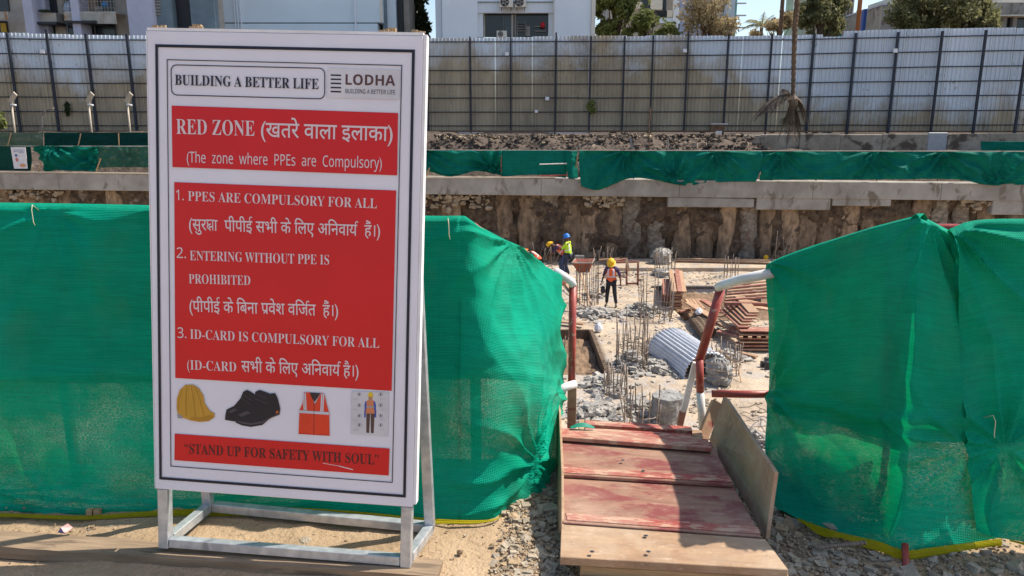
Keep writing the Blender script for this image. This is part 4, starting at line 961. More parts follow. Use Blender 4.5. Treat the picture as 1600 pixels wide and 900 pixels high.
mb = MB(); pts = [(( px-800)*45/FOC, fy((px-800)*45/FOC)-.16, FZ0+.02) for px in range(-50, 1650, 70)]
for a, b in zip(pts, pts[1:]): mb.bar(a, b, .12, .10)
mb.build('bottom_rail', m_rustline, fence)
# little white flood lamps on the fence
def flood(px, py, label, s=.11):
    p = at_y(px, py, 44.5); Y = fy(p.x)-.22; p = at_y(px, py, Y); t = thing('flood_lamp', p, label, 'lamp', 'white flood lamps on the corrugated fence')
    MB().hexa([(p.x-s,Y-.05,p.z-s*.9),(p.x+s,Y-.05,p.z-s*.9),(p.x+s,Y+.03,p.z-s*.9),(p.x-s,Y+.03,p.z-s*.9)], [(p.x-s,Y,p.z+s*.9),(p.x+s,Y,p.z+s*.9),(p.x+s,Y+.06,p.z+s*.9),(p.x-s,Y+.06,p.z+s*.9)]).build('housing', m_whitepipe, t)
    MB().bar((p.x, Y+.04, p.z), (p.x, Y+.17, p.z+.02), .03, .03).build('bracket', m_black, t)
flood(66, 80, 'white flood lamp on the fence at its left end, under the cluttered balconies', .13)
flood(792, 84, 'white flood lamp on the fence below the window with air conditioners')
flood(855, 154, 'white flood lamp half way down the muddy part of the fence, the higher of two')
flood(838, 174, 'white flood lamp near the bottom of the muddy fence, the lower of two', .09)
flood(1070, 79, 'white flood lamp high on the fence below the bare bushy tree')
flood(1399, 79, 'white flood lamp high on a fence post in front of the big dark tree', .12)
t = thing('lamp_shelf', at_y(1124, 196, 43.5), 'white lamp box under a small shelf bracket at the foot of the fence', 'lamp')
p = at_y(1124, 193, 43.6); MB().box((p.x-.5, 43.4, p.z-.05), (p.x+.45, 43.8, p.z)).build('shelf', m_whitepipe, t)
MB().box((p.x-.48, 43.5, p.z-.48), (p.x+.30, 43.8, p.z-.055)).build('box', m_rustline, t); MB().box((p.x-.22, 43.42, p.z-.58), (p.x+.12, 43.48, p.z-.42)).build('lens', m_whitepipe, t)
# climbing weeds on the fence
def weeds(px, py, rx, rz, n, label, mat):
    c = at_y(px, py, 44.6); c.y = fy(c.x)-.22; leafy('climbing_plant', [(c, (rx, .12, rz))], n, .13, mat, label, 'plant', 'plants on the corrugated fence', 61)
def leafy(name, blobs, n, s, mat, label, cat, group=None, seed=0, trunk=None, parent=None, part='crown'):
    r = random.Random(seed); mb = MB(); tot = sum(b[1][0]*b[1][2] for b in blobs)
    for c, (rx, ry, rz) in blobs:
        for _ in range(int(n*rx*rz/tot)):
            th = r.random()*6.283; u = r.uniform(-1, 1); rad = r.random()**.45; q = math.sqrt(1-u*u)
            d = Vector((q*math.cos(th)*rx, q*math.sin(th)*ry, u*rz))*rad
            p = Vector(c) + d; dn = FB(p.x*.9+seed, p.y*.9, p.z*.9)
            if dn < -.13 or (rad > .62 and dn < .35*(rad-.62)): continue
            a = Vector((r.gauss(0,1), r.gauss(0,1), r.gauss(0,1))).normalized(); b = a.orthogonal().normalized(); b = (b + a.cross(b)*r.gauss(0,1)).normalized()
            k = s*(.6+r.random()*.8); mb.v += [tuple(p-a*k), tuple(p+b*k*.45), tuple(p+a*k), tuple(p-b*k*.45)]; i = len(mb.v); mb.f.append((i-4,i-3,i-2,i-1)); mb.m.append(0)
    if trunk is None and parent is None:
        o = mb.build(name, mat); tag(o, label, cat, group); return o
    t = thing(name, trunk[0], label, cat, group)
    mb.build('crown', mat, t)
    tb_ = MB(); base = Vector(trunk[0]); top = Vector(trunk[1]); rr_ = trunk[2]
    tb_.tube([base, base.lerp(top,.5)+Vector((r.uniform(-.1,.1),0,0)), top], [rr_, rr_*.75, rr_*.5], 8)
    o_tr = tb_.build('trunk', m_bark, t, smooth=True)
    for c, (rx, ry, rz) in blobs:
        for k in range(3 if len(blobs) > 3 else 6):
            mb2 = MB(); st = base.lerp(top, r.uniform(.55, 1)); e = Vector(c) + Vector((r.uniform(-.7,.7)*rx, r.uniform(-.6,.6)*ry, r.uniform(-.3,.9)*rz)); m_ = st.lerp(e,.5) + Vector((r.uniform(-.3,.3), 0, r.uniform(-.1,.3)))
            mb2.tube([st, m_, e], [rr_*.35, rr_*.22, rr_*.08], 5); mb2.build('limb', m_bark, t, smooth=True)
    return t
weeds(2, 150, .55, .9, 900, 'dark green creeper on the fence at the left edge of the photo', m_leafA)
weeds(118, 165, .13, .7, 260, 'thin dark creeper hanging on the fence between two slanting lamps', m_leafA)
c = at_y(-2, 188, 41); leafy('shrub', [(c, (.45,.4,.5))], 700, .13, m_leafB, 'bright green shrub at the left edge of the photo above the pale net', 'shrub')
weeds(925, 168, .30, .45, 130, 'wispy green creeper on the muddy part of the fence near the thin pole', m_leafB)
weeds(1220, 190, .20, .2, 90, 'small weed at the fence foot under the hanging palm', m_leafD)
# slanting solar lamps and the curved one
def solar(px, label):
    Y = 40.4; b0, b1 = at_y(px+5, 207, Y), at_y(px, 157, Y); b0.z = far_h(b0.x, Y)-.1; t = thing('solar_lamp', b0, label, 'street lamp', 'solar lamps behind the far nets')
    MB().tube([b0, b1], .05, 8).build('pole', m_pale, t, smooth=True)
    a, c_ = at_y(px-1.5, 160, Y), at_y(px+6.5, 146, Y-.3); MB().bar(a, c_, .26, .06, up=(0,1,0)).build('panel', m_pale, t, bevel=.01)
    a, c_ = at_y(px, 163, Y), at_y(px+7, 164.5, Y-.2); MB().bar(a, c_, .12, .08).build('lamp_head', m_whitepipe, t, bevel=.01)
m_pale = flat('pale_post', (.52,.44,.34))
solar(17.5, 'slanting solar lamp on a pole at the far left, beside the dark creeper')
solar(138, 'slanting solar lamp on a pole, the middle one of the three')
solar(198.5, 'slanting solar lamp on a pole nearest the notice board')
t = thing('curved_lamp', at_y(67, 207, 40.4), 'thin curved arm lamp post between the slanting solar lamps', 'street lamp')
MB().tube([at_y(67,209,40.4), at_y(65,182,40.4), at_y(68,176,40.4), at_y(76,171,40.3), at_y(84,169,40.2)], .035, 6).build('pole', m_conc, t, smooth=True)
tag(MB().tube([at_y(1015,236,36), at_y(1014,200,36), at_y(1016,176,36), at_y(1016,168,36)], .035, 6).build('thin_pole', m_rustline), 'thin rusty pole standing on the far bank before the fence', 'pole')
tag(MB().bar(at_y(989,238,37), at_y(985,215,37), .09, .09, up=(0,1,0)).build('concrete_stub', m_conc), 'short leaning concrete stub on the dark bank', 'stub')
tag(MB().bar(at_y(1044,234,37), at_y(1044,217,37), .05, .05, up=(0,1,0)).build('pale_stake', m_pale), 'thin pale stake on the dark bank', 'stake')
for i, px in enumerate((1086, 1100, 1165)):
    p = at_y(px, 226, 38); q = MB().tube([(p.x,38,p.z-.6),(p.x,38,p.z+.1)], [.17,.15], 9).build('concrete_pipe_stub', M('stub%d' % i, (.42,.33,.24), (.28,.2,.14), 6), smooth=False)
    tag(q, ('left', 'middle', 'right')[i] + ' one of three pale round stubs on the bank under the fence', 'stub', 'pale stubs on the bank')

# ------------------------------------------------------------------ BUILDINGS
def PX(x0, y0, x1, y1, Y, dpt, mb=None, mi=0, zmin=None, zmax=None):
    """upright block whose front face covers these photograph pixels at distance Y"""
    a = at_y(x0, y1, Y); b = at_y(x1, y0, Y); xa = at_y(x0, (y0+y1)/2, Y).x; xb = at_y(x1, (y0+y1)/2, Y).x
    mb = mb or MB(); mb.box((xa, Y, a.z if zmin is None else zmin), (xb, Y+dpt, b.z if zmax is None else zmax), mi); return mb
m_bpurple = M('mauve_render', (.52,.52,.61), (.44,.44,.52), .8, .9, .2, .01, world=True, spots=(.5,(.25,.23,.26),.66,(1,1,.3)))
m_bbeige = M('beige_render', (.52,.47,.40), (.38,.335,.285), .9, .9, .2, .01, world=True, spots=(.6,(.22,.17,.13),.62,(1,1,.3)))
m_bteal = M('slate_render', (.20,.26,.29), (.15,.19,.215), .8, .9, .2, .01, world=True)
m_bwhite = M('white_blue_render', (.80,.83,.85), (.74,.77,.80), .4, .85, .1, .01, world=True, spots=(.4,(.68,.70,.70),.66,(1,1,.3)))
m_bpale = M('pale_blue_render', (.70,.79,.84), (.65,.735,.78), .4, .85, .1, .01, world=True, spots=(.9,(.58,.65,.68),.66,(1,1,.5)))
m_bcream = M('cream_trim', (.78,.72,.60), (.68,.62,.52), 1, .85, .1, .01, world=True)
m_glass = M('dark_window', (.025,.03,.035), (.015,.017,.02), .6, .18, 0, world=True, spec=.5)
m_rusty = M('rusty_balcony_sheet', (.48,.45,.38), (.36,.33,.28), 1.4, .8, .3, .01, world=True, spots=(.9,(.34,.16,.07),.56,(1.6,1,.5)))
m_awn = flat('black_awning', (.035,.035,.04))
# left apartment block
YB = 53.0
ap = thing('apartment_building', at_y(110, 60, YB), 'mauve apartment block with rusty balconies and dark windows above the left of the fence', 'building')
def part(nm, x0, y0, x1, y1, dy, dpt, mat, parent=ap, Y=YB, zmin=None, zmax=None): return PX(x0, y0, x1, y1, Y+dy, dpt, None, 0, zmin, zmax).build(nm, mat, parent)
part('wall', -80, -420, 318, 60, 1.2, 8, m_bbeige, zmin=0)
part('pilaster', 10, -420, 25, 60, -.5, 1.6, m_bpurple, zmin=0); part('pilaster', 25, -420, 46, 60, .5, .6, m_bpurple, zmin=0)
part('pilaster', 87, -420, 100, 60, -.4, 1.5, m_bpurple, zmin=0)
part('pilaster', 178, -420, 219, 60, -.2, 1.3, m_bpurple, zmin=0)
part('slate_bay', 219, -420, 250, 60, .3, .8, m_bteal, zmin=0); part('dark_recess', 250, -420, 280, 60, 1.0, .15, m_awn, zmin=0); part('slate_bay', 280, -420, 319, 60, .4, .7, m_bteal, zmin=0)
for fl_ in range(-4, 1):
    dy = fl_*76
    def bp(nm, x0, y0, x1, y1, d, dp, m): return part(nm, x0, y0+dy, x1, y1+dy, d, dp, m)
    w1 = bp('window', 55, -14, 87, 20, 1.05, .12, m_glass); bp('parapet', 46, 20, 88, 34, .25, .9, m_bbeige); bp('awning', 42, 34, 88, 38, -.2, 1.3, m_awn); bp('window', 60, 39, 86, 60, 1.1, .08, m_glass)
    w2 = bp('window', 100, -14, 177, 18, 1.05, .12, m_glass); bp('balcony_sheet', 100, 20, 149, 32, -.3, .1, m_rusty); bp('balcony_sheet', 149, 20, 181, 37, -.45, .1, m_rusty); bp('balcony_slab', 100, 18, 180, 20, -.3, 1.4, m_bbeige)
    bp('awning', 100, 32.5, 150, 36, -.6, 1.6, m_awn); bp('window', 103, 38, 150, 60, .9, .2, m_glass); bp('window', 152, 38, 180, 60, 1.0, .15, m_glass)
    bp('balcony_sheet', -60, 18, 13, 31, -.3, .1, m_rusty); bp('window', -60, -14, 12, 17, 1.05, .1, m_glass); bp('window', -60, 33, 12, 60, 1.05, .1, m_glass)
    if fl_ == 0:
        for px in range(102, 178, 5): bp('grille_bar', px, -14, px+.7, 19, -.25, .03, m_conc)
        for py in (2, 12): bp('grille_bar', 100, py, 178, py+.6, -.27, .02, m_conc)
        for px in (105, 118, 132, 148): bp('window_frame', px, 39, px+1.2, 60, .85, .05, m_conc)
        bp('curtain', 1, 36, 9, 50, .9, .1, flat('yellow_curtain', (.50,.30,.03))); bp('curtain', 122, -14, 130, 17, .85, .1, flat('brown_curtain', (.18,.10,.08))); bp('curtain', 138, -14, 150, 17, .85, .1, flat('tan_curtain', (.28,.20,.14)))
    for j in range(8): bp('louvre', 222, -14+j*5, 230, -11.5+j*5, .2, .1, m_conc); bp('louvre', 241, -14+j*5, 250, -11.5+j*5, .2, .1, m_conc)
# things on the balcony
def lump(name, px, py, Y, rx, rz, mat, label, cat, seed):
    c = at_y(px, py, Y); bm = bmesh.new(); bmesh.ops.create_icosphere(bm, subdivisions=3, radius=1)
    for v in bm.verts: v.co *= 1 + .25*N(v.co.x*2+seed, v.co.y*2, v.co.z*2); v.co.x *= rx; v.co.y *= .2; v.co.z *= rz
    me = bpy.data.meshes.new(name); bm.to_mesh(me); me.materials.append(mat)
    for p_ in me.polygons: p_.use_smooth = True
    o = bpy.data.objects.new(name, me); COL.objects.link(o); o.location = c; return tag(o, label, cat)
lump('laundry_bundle', 108, 12, YB-.05, .40, .40, M('laundry', (.50,.52,.58), (.20,.30,.45), 4, .9, .2, .02), 'white and blue bundle behind the balcony grille', 'laundry', 3)
lump('bucket', 164, 7, YB-.05, .20, .22, flat('bucket_blue', (.05,.22,.45)), 'blue bucket on the rusty balcony', 'bucket', 5)
for y in (10.5, 13, 15.5): part('clothes_line', 148, y, 160, y+.6, -.1, .03, m_whitepipe)
lump('potted_plant', 70, 17, YB-.1, .45, .10, m_leafA, 'dark plants on the ledge of the recessed window', 'plant', 8)
# pale middle block
YC = 56.0
mbk = thing('apartment_building', at_y(450, 60, YC), 'pale blue blank-walled building behind the top of the notice board', 'building')
part('wall', 318, -420, 590, 35, 0, 8, m_bpale, mbk, YC, ); part('wall', 318, 37, 590, 60, 0, 8, m_bpale, mbk, YC, zmin=0); part('groove', 319, 34.6, 589, 37.4, .12, 7.8, m_bteal, mbk, YC)
for px in (350.5, 355, 360): part('pipe', px, -420, px+1.6, 60, -.14, .1, m_bwhite, mbk, YC, zmin=0)
part('pipe', 545, -420, 547.4, 60, -.14, .1, m_bwhite, mbk, YC, zmin=0); part('corner_strip', 586, -420, 590, 34, -.03, .1, m_bcream, mbk, YC)
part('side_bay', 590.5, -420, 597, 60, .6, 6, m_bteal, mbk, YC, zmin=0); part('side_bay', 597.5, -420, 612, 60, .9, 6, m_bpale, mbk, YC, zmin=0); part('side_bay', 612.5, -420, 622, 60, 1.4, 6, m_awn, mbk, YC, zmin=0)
part('side_bay', 622.5, -420, 634, 60, 2.4, 6, m_bbeige, mbk, YC, zmin=0)
# white block with the wide window
YD = 55.0
wb = thing('apartment_building', at_y(805, 60, YD), 'white building with a wide dark window and air conditioners above the fence', 'building')
part('wall', 676, -420, 686, 60, .5, 8, m_bwhite, wb, YD, zmin=0); part('wall', 686.6, -420, 744, 60, 0, 8, m_bwhite, wb, YD, zmin=0); part('wall', 868.6, -420, 928, 60, 0, 8, m_bwhite, wb, YD, zmin=0)
part('cream_edge', 928.6, -420, 935, 60, -.1, 6, m_bcream, wb, YD, zmin=0); part('cream_edge', 867.3, -420, 868.3, 60, -.06, 1, m_bcream, wb, YD, zmin=0)
for fl_ in range(-4, 1):
    dy = fl_*62
    def bq(nm, x0, y0, x1, y1, d, dp, m): return part(nm, x0, y0+dy, x1, y1+dy, d, dp, m, wb, YD)
    bq('lintel', 744.5, -4, 867, 20, .35, 1.5, m_bwhite); bq('wall', 744.5, 20.2, 755, 58, .5, 1.4, m_bwhite); bq('wall', 857, 20.2, 867, 58, .5, 1.4, m_bwhite)
    bq('window', 755.5, 20.2, 856.8, 58, 1.0, .1, m_glass)
    bq('mullion', 799, 20.4, 802, 57.8, .85, .12, m_bbeige); bq('mullion', 804, 20.4, 806.5, 57.8, .85, .12, m_conc); bq('window_frame', 756, 20.4, 758, 57.8, .8, .15, m_bbeige); bq('window_frame', 758.5, 21, 856, 22.5, .8, .15, m_awn)
    if fl_ == 0:
        for px in range(786, 799, 3): bq('grille_bar', px, 24, px+.6, 57, .82, .03, m_bteal)
        bq('ledge', 744.5, 2.5, 866, 3.5, .25, .1, m_bteal)
        for y in (36, 40, 44, 48): bq('rack_shelf', 808, y, 821, y+.7, .7, .1, m_conc)
        for x_ in (808, 820.4): bq('rack_post', x_, 33, x_+.7, 56, .7, .1, m_conc)
        bq('rack_shelf', 836, 41, 853, 42, .7, .1, m_conc); bq('rack_shelf', 836, 48, 853, 49, .7, .1, m_conc); bq('cabinet', 822, 41, 828, 56, .75, .1, m_conc)
lump('red_bag', 848, 39, YD+.6, .16, .22, flat('bag_red', (.55,.02,.03)), 'red bag on the rack in the wide dark window', 'bag', 4)
def aircon(px, py, w_, h_, d, label):
    t = thing('air_conditioner', at_y(px, py+h_/2, YD+d), label, 'air conditioner', 'air conditioner units on the white building')
    part('casing', px-w_/2, py-h_/2, px+w_/2, py+h_/2, d, .45, m_bcream, t, YD)
    c = at_y(px-w_*.12, py, YD+d-.03); r_ = h_/2*.8*YD/FOC
    mb = MB(); mb.quad([(c.x+r_*math.cos(k*.393), c.y, c.z+r_*math.sin(k*.393)) for k in range(16)]); mb.build('fan_grille', m_awn, t)
    for k in range(5): a = k*1.257; MB().bar((c.x, c.y-.02, c.z), (c.x+r_*.85*math.cos(a), c.y-.02, c.z+r_*.85*math.sin(a)), .10, .02, up=(0,1,0)).build('fan_blade', m_conc, t)
    for s_ in (-.35, .35): part('bracket', px+w_*s_-.5, py+h_/2, px+w_*s_+.5, py+h_/2+6, d+.1, .3, m_awn, t, YD)
aircon(791, 3, 21, 16, -.25, 'larger air conditioner on brackets above the wide window, left of the pair'); aircon(813.5, 3, 17, 16, -.25, 'smaller air conditioner on brackets above the wide window, right of the pair'); aircon(784, 53, 16, 10, .45, 'air conditioner standing low inside the wide dark window')
# building behind the light trees
b4 = thing('apartment_building', at_y(1030, 60, 66), 'building with dark openings and cream panels behind the light green trees', 'building')
part('wall', 960, -420, 1061, 60, .6, 8, m_bbeige, b4, 66, zmin=0)
for dy in (-62, 0): 
    for nm, a, b, c_, d_, mt in (('window',1000,-22,1016,18,m_glass),('window',1036,-22,1041,24,m_glass),('window',1052,-22,1061,30,m_glass),('cream_panel',995,3,1003,14,m_bcream),('cream_panel',1017,0,1035,15,m_bcream),('cream_panel',1043,16,1051,27,m_bcream),('balcony_slab',1030,28,1062,36,m_bpale)):
        part(nm, a, b+dy, c_, d_+dy, .3 if nm != 'window' else .5, .6 if nm != 'balcony_slab' else 1.2, mt, b4, 66)
    part('window', 1003, 17+dy, 1055, 27+dy, .52, .3, m_glass, b4, 66)
part('window', 1040, 37, 1062, 46, .5, .5, m_glass, b4, 66); part('white_column', 1062, -420, 1070, 60, 0, 1, m_bwhite, b4, 66, zmin=0)
b5 = thing('tower_building', at_y(1150, 60, 90), 'distant pale tower with a green glass edge behind the bare tree', 'building')
part('wall', 1105, -600, 1151, 60, 0, 12, m_bpurple, b5, 90, zmin=0); part('wall', 1151.5, -600, 1166, 60, -1, 12, m_bpale, b5, 90, zmin=0); part('glass_edge', 1166.3, -600, 1169, 60, -1, 10, flat('green_glass', (.20,.50,.45), .2), b5, 90, zmin=0)
for y in range(-300, 60, 19): part('ledge', 1151, y, 1166.2, y+2, -1.2, .2, m_bcream, b5, 90); part('window', 1110, y+4, 1148, y+14, -.1, .2, m_glass, b5, 90)
b6 = thing('ribbed_building', at_y(1310, 60, 80), 'distant tan grey ribbed building behind the round tree', 'building')
part('wall', 1288, -200, 1342, 60, 0, 10, m_bbeige, b6, 80, zmin=0)
for px in range(1290, 1341, 5): part('rib', px, -200, px+1.6, 60, -.3, .3, m_conc, b6, 80, zmin=0)
b7 = thing('grey_house', at_y(1380, 60, 70), 'low grey building with a slanted side left of the big dark tree', 'building')
a, b, c_ = at_y(1352, 50, 76), at_y(1375, 50, 70), at_y(1412, 50, 70); zt = at_y(1375, 8.5, 70).z; zl = at_y(1352, 13, 76).z
MB().hexa([(a.x,76,0),(b.x,70,0),(b.x+.1,80,0),(a.x+.1,80,0)], [(a.x,76,zl),(b.x,70,zt),(b.x+.1,80,zt),(a.x+.1,80,zl)]).build('side_wall', M('sunlit_grey', (.42,.37,.31), (.33,.28,.23), .6, world=True, spots=(.5,(.22,.18,.15),.6,(1,1,.4))), b7)
MB().box((b.x+.003,70,0),(c_.x+3,80,zt)).build('front_wall', m_conc, b7); MB().box((b.x-.1,69.9,zt+.003),(c_.x+3.1,80.1,zt+.15)).build('roof_edge', m_bpurple, b7)
b8 = thing('flat_building', at_y(1585, 60, 66), 'flat-roofed grey building with dark windows at the right edge of the photo', 'building')
part('wall', 1540, 24, 1700, 60, 1.2, 8, m_bteal, b8, 66, zmin=0); part('parapet', 1548, 5, 1583, 22, .3, 8, m_conc, b8, 66); part('parapet', 1583.5, 4, 1700, 22.5, 0, 8, m_conc, b8, 66); part('cream_ledge', 1555, 22.8, 1700, 24.6, -.1, 1.2, m_bcream, b8, 66)
part('upper_wall', 1562, -30, 1700, 4, 4, 6, m_bcream, b8, 66); part('column', 1566, 25, 1572, 60, .6, .5, m_conc, b8, 66, zmin=0); part('column', 1582, 25, 1588, 60, .6, .5, m_conc, b8, 66, zmin=0)
for a_, b_ in ((1551,1565),(1573,1581),(1589,1640)): part('window', a_, 25, b_, 43, 1.0, .15, m_glass, b8, 66); part('sill', a_, 44, b_, 47, .9, .25, m_bcream, b8, 66)
b9 = thing('tower_building', at_y(1418, 0, 120), 'distant tan building just showing above the grey one', 'building'); part('wall', 1402, -8, 1430, 40, 0, 10, m_bcream, b9, 120, zmin=0)
# masts and columns
tag(PX(1250, -260, 1254.5, 60, 60, .3, zmin=0).build('white_column', m_bwhite), 'tall white column behind the hanging palm trunk', 'column')
for px, wd, mt, lb in ((1219.5,6,m_rustline,'tall dark brown mast left of the hanging palm'), (1340,6.5,flat('rust_orange', (.45,.16,.06)),'tall orange rusty mast right of the round tree')):
    a = at_y(px, 60, 58); b = at_y(px, -260, 58); b.x = at_y(px+wd*.2, 30, 58).x; a.x = b.x; a.z = .5
    t = thing('mast', a, lb, 'mast'); mb = MB().tube([a, b], wd/2*58/FOC, 10); mb.build('pole', mt, t, smooth=True)
    for k in range(8): z_ = a.z + (b.z-a.z)*(k+.5)/8; MB().tube([(a.x,58,z_),(a.x,58,z_+.12)], wd/2*58/FOC*1.2, 10).build('collar', mt, t)
t = thing('rig_mast', at_y(1320, 60, 59), 'teal green drilling rig mast with dark cables left of the orange mast', 'mast'); mteal = flat('teal_paint', (.01,.20,.19))
PX(1314, -260, 1320, 60, 59, .5, zmin=0).build('mast_column', mteal, t); PX(1322.5, -260, 1324.5, 60, 59.3, .3, zmin=0).build('cable', m_black, t); PX(1325.5, -260, 1328.5, 60, 59.1, .4, zmin=0).build('mast_column', mteal, t)
for y in range(-240, 60, 14): PX(1320.2, y, 1325.3, y+1.5, 59.2, .1).build('brace', mteal, t)
PX(1348.5, 14, 1353, 60, 62, .5, zmin=0).build('blue_post', flat('blue_paint', (.03,.08,.30)), t)
# trees
def tree(name, px, py, Y, blobs, n, s, mat, label, tr=.25, seed=0):
    c = at_y(px, py, Y); base = Vector((c.x, Y, far_h(c.x, Y)-.2)); B = []
    for bx_, by_, rx, rz in blobs:
        q = at_y(bx_, by_, Y); k = Y/FOC; B.append((q, (rx*k, rx*k*.8, rz*k)))
    leafy(name, B, n, s, mat, label, 'tree', 'trees beyond the fence', seed, trunk=(base, c, tr))
tree('leafy_tree', 655, 60, 62, [(650,10,20,30),(658,45,16,22),(645,-40,24,30)], 7000, .20, m_leafA, 'dark tree in the gap between the two pale buildings', .22, 71)
tree('leafy_tree', 962, 60, 58, [(955,10,34,38),(990,-5,26,30),(985,5,22,24),(950,45,20,18),(975,-40,34,36)], 20000, .17, m_leafB, 'bright green tree beside the white building', .28, 72)
tree('leafy_tree', 1020, 62, 57, [(1012,38,28,22),(1045,48,22,12),(990,48,18,14)], 7000, .16, m_leafB, 'light yellow-green tree in front of the building with cream panels', .2, 73)
tree('bare_tree', 1105, 62, 58, [(1100,12,44,34),(1130,40,26,20),(1085,45,22,18),(1110,-25,26,22)], 14000, .12, m_leafC, 'twiggy pale brown tree right of the white column', .22, 74)
tree('bare_tree', 1215, 62, 60, [(1205,42,26,12),(1230,32,14,22),(1185,52,16,7)], 4500, .12, m_leafC, 'dry brown bush below the distant palm', .16, 75)
tree('leafy_tree', 1286, 62, 57, [(1285,22,36,34),(1262,20,20,26),(1310,18,20,26),(1300,35,20,22),(1270,42,18,18),(1283,5,18,12)], 20000, .14, m_leafD, 'round olive green tree between the hanging palm and the green mast', .24, 76)
tree('broad_tree', 1475, 62, 56, [(1470,15,80,40),(1430,35,36,24),(1520,32,38,24),(1480,-5,48,22),(1545,45,22,14),(1408,46,20,12),(1475,-28,60,26),(1520,5,30,18)], 48000, .16, m_leafD, 'big dark spreading tree behind the right part of the fence', .4, 77)
# palms
def frond(mb, base, dirv, ln, droop, wl, n=16, r=random):
    P_ = []; d = Vector(dirv).normalized()
    for i in range(n+1):
        t_ = i/n; P_.append(Vector(base) + d*ln*t_ + Vector((0,0,-droop*t_*t_)))
    mb.tube(P_, [.03*(1-.8*i/n)+.006 for i in range(n+1)], 4)
    for i in range(2, n+1):
        t_ = i/n; a = (P_[i]-P_[i-1]).normalized(); sd = a.cross(Vector((0,0,1)))
        if sd.length < .1: sd = Vector((1,0,0))
        sd.normalize(); wv = wl*math.sin(math.pi*min(1, t_*.9+.1))
        for s_ in (-1, 1):
            for q in (0, .5):
                o_ = P_[i-1].lerp(P_[i], q); tip = o_ + sd*s_*wv*r.uniform(.7,1) + a*wv*.6 + Vector((0,0,-wv*r.uniform(.3,.8)))
                mb.v += [tuple(o_), tuple(o_+a*.05), tuple(tip)]; k = len(mb.v); mb.f.append((k-3,k-2,k-1)); mb.m.append(0)
rp = random.Random(5)
c = at_y(1190, 42, 64); t = thing('palm_tree', (c.x, 64, .8), 'small distant green palm against the sky', 'palm tree', 'palms')
MB().tube([(c.x,64,.8), tuple(c)], [.2,.14], 8).build('trunk', m_bark, t, smooth=True)
for k in range(15):
    a = k*.419*1.0; up = rp.uniform(.2,1.4); mb = MB(); frond(mb, c, (math.cos(a*2.6), .5*math.sin(a*2.6), up), rp.uniform(1.7,2.3), rp.uniform(.5,1.7), .5, 12, rp); mb.build('frond', m_leafD, t)
YP = 36.5
ct = at_y(1239, 152, YP); top = at_y(1246, -330, YP)
t = thing('hanging_palm', tuple(ct), 'dead upside-down palm hanging head down by its long thin trunk before the fence', 'palm tree')
mb = MB(); P_ = [at_y(1239,158,YP), at_y(1240,110,YP), at_y(1242,50,YP), at_y(1246,0,YP), at_y(1252,-100,YP), at_y(1262,-260,YP)]
P2_ = []
for i in range(61): q = catmull(P_, i/60*5); P2_.append(q)
mb.tube(P2_, [.085 + .022*(i % 2) + .0012*i for i in range(61)], 8); mb.build('trunk', m_bark, t)
MB().tube([P2_[-1], P2_[-1]+Vector((0,0,30))], .02, 5).build('lifting_cable', m_black, t)
m_dead = M('dead_frond', (.20,.15,.11), (.10,.075,.055), 3, .9, 0)
spec = [((-1,0,.45),2.5,2.6,.75),((-1,.1,.35),2.0,2.0,.7),((-.9,0,.55),1.8,1.9,.7),((-.6,0,.8),1.0,.4,.5),((-1,0,.25),2.1,1.9,.55),((-.8,-.2,.5),1.6,2.0,.5),((-.25,.2,-1),2.2,.3,.4),((.1,-.1,-1),2.4,.2,.45),((.3,.1,-1),2.3,.1,.5),((.6,.1,.2),1.1,2.0,.4),((-.05,0,-1),2.7,0,.35),((.15,.2,-1),1.7,.2,.4),((.9,.3,.1),.9,1.6,.4),((-.15,0,-1),1.5,0,.4),((.35,0,-1),1.9,0,.45)]
for dv, ln, dr, wl in spec: mb = MB(); frond(mb, ct, dv, ln*.9, dr*.85, wl*.95, 22, rp); mb.build('dead_frond', m_dead, t)
MB().tube([at_y(1239,149,YP), at_y(1239,155,YP), at_y(1240,164,YP), at_y(1240,172,YP)], [.13,.24,.20,.08], 9).build('crown_heart', m_dead, t)

# ------------------------------------------------------------------ IN THE PIT
def fl(px, py, dz=0):
    p = at_z(px, py, PITZ); p.z = PITZ + dz; return p
kerb = thing('slab_edge', (exB[0], exB[3], PITZ), 'dark cast slab edge round the sunken brown soil patch in the pit', 'kerb')
MB().box((exB[0]-.1, exB[3]-.02, PITZ-.34), (exB[1]+1.2, exB[3]+.14, PITZ+.05)).build('edge', m_concdark, kerb, bevel=.01)
a, b = fl(1165,443), fl(1186,466); MB().bar((a.x,a.y,PITZ-.08), (b.x,b.y,PITZ-.08), .16, .36).build('edge', m_concdark, kerb, bevel=.01)
kerb2 = thing('slab_edge', (exA[0], exA[3], PITZ), 'dark timber edge round the square excavation left of the pit', 'kerb')
MB().box((exA[1]-.02, exA[2], PITZ-.40), (exA[1]+.08, exA[3], PITZ+.06)).build('edge', m_bark, kerb2); MB().box((exA[0], exA[3]-.02, PITZ-.40), (exA[1]-.025, exA[3]+.08, PITZ+.05)).build('edge', m_bark, kerb2)
# raised strip of slab near the wall, with its front edge
a, b = fl(955, 424), fl(1300, 427); top = PITZ+.16
mb = MB().box((a.x, a.y, PITZ-.2), (b.x, 32.2, top)); tag(mb.build('raised_slab', m_pitfloor, bevel=.02), None, None, None, 'structure')
a, b = fl(1058, 419, .2), fl(1260, 424, .2); tag(MB().bar(a + Vector((0,.5,0)), b + Vector((0,.5,0)), .10, .10).build('steel_channel', m_rustline), 'long brown steel channel lying across the slab before the piled wall', 'steel channel')
a, b = fl(1058, 412, .2), fl(1200, 414, .2); tag(MB().bar(a, b, .25, .06).build('timber_plank', m_shuttertan), 'long pale plank lying near the foot of the piled wall', 'plank')

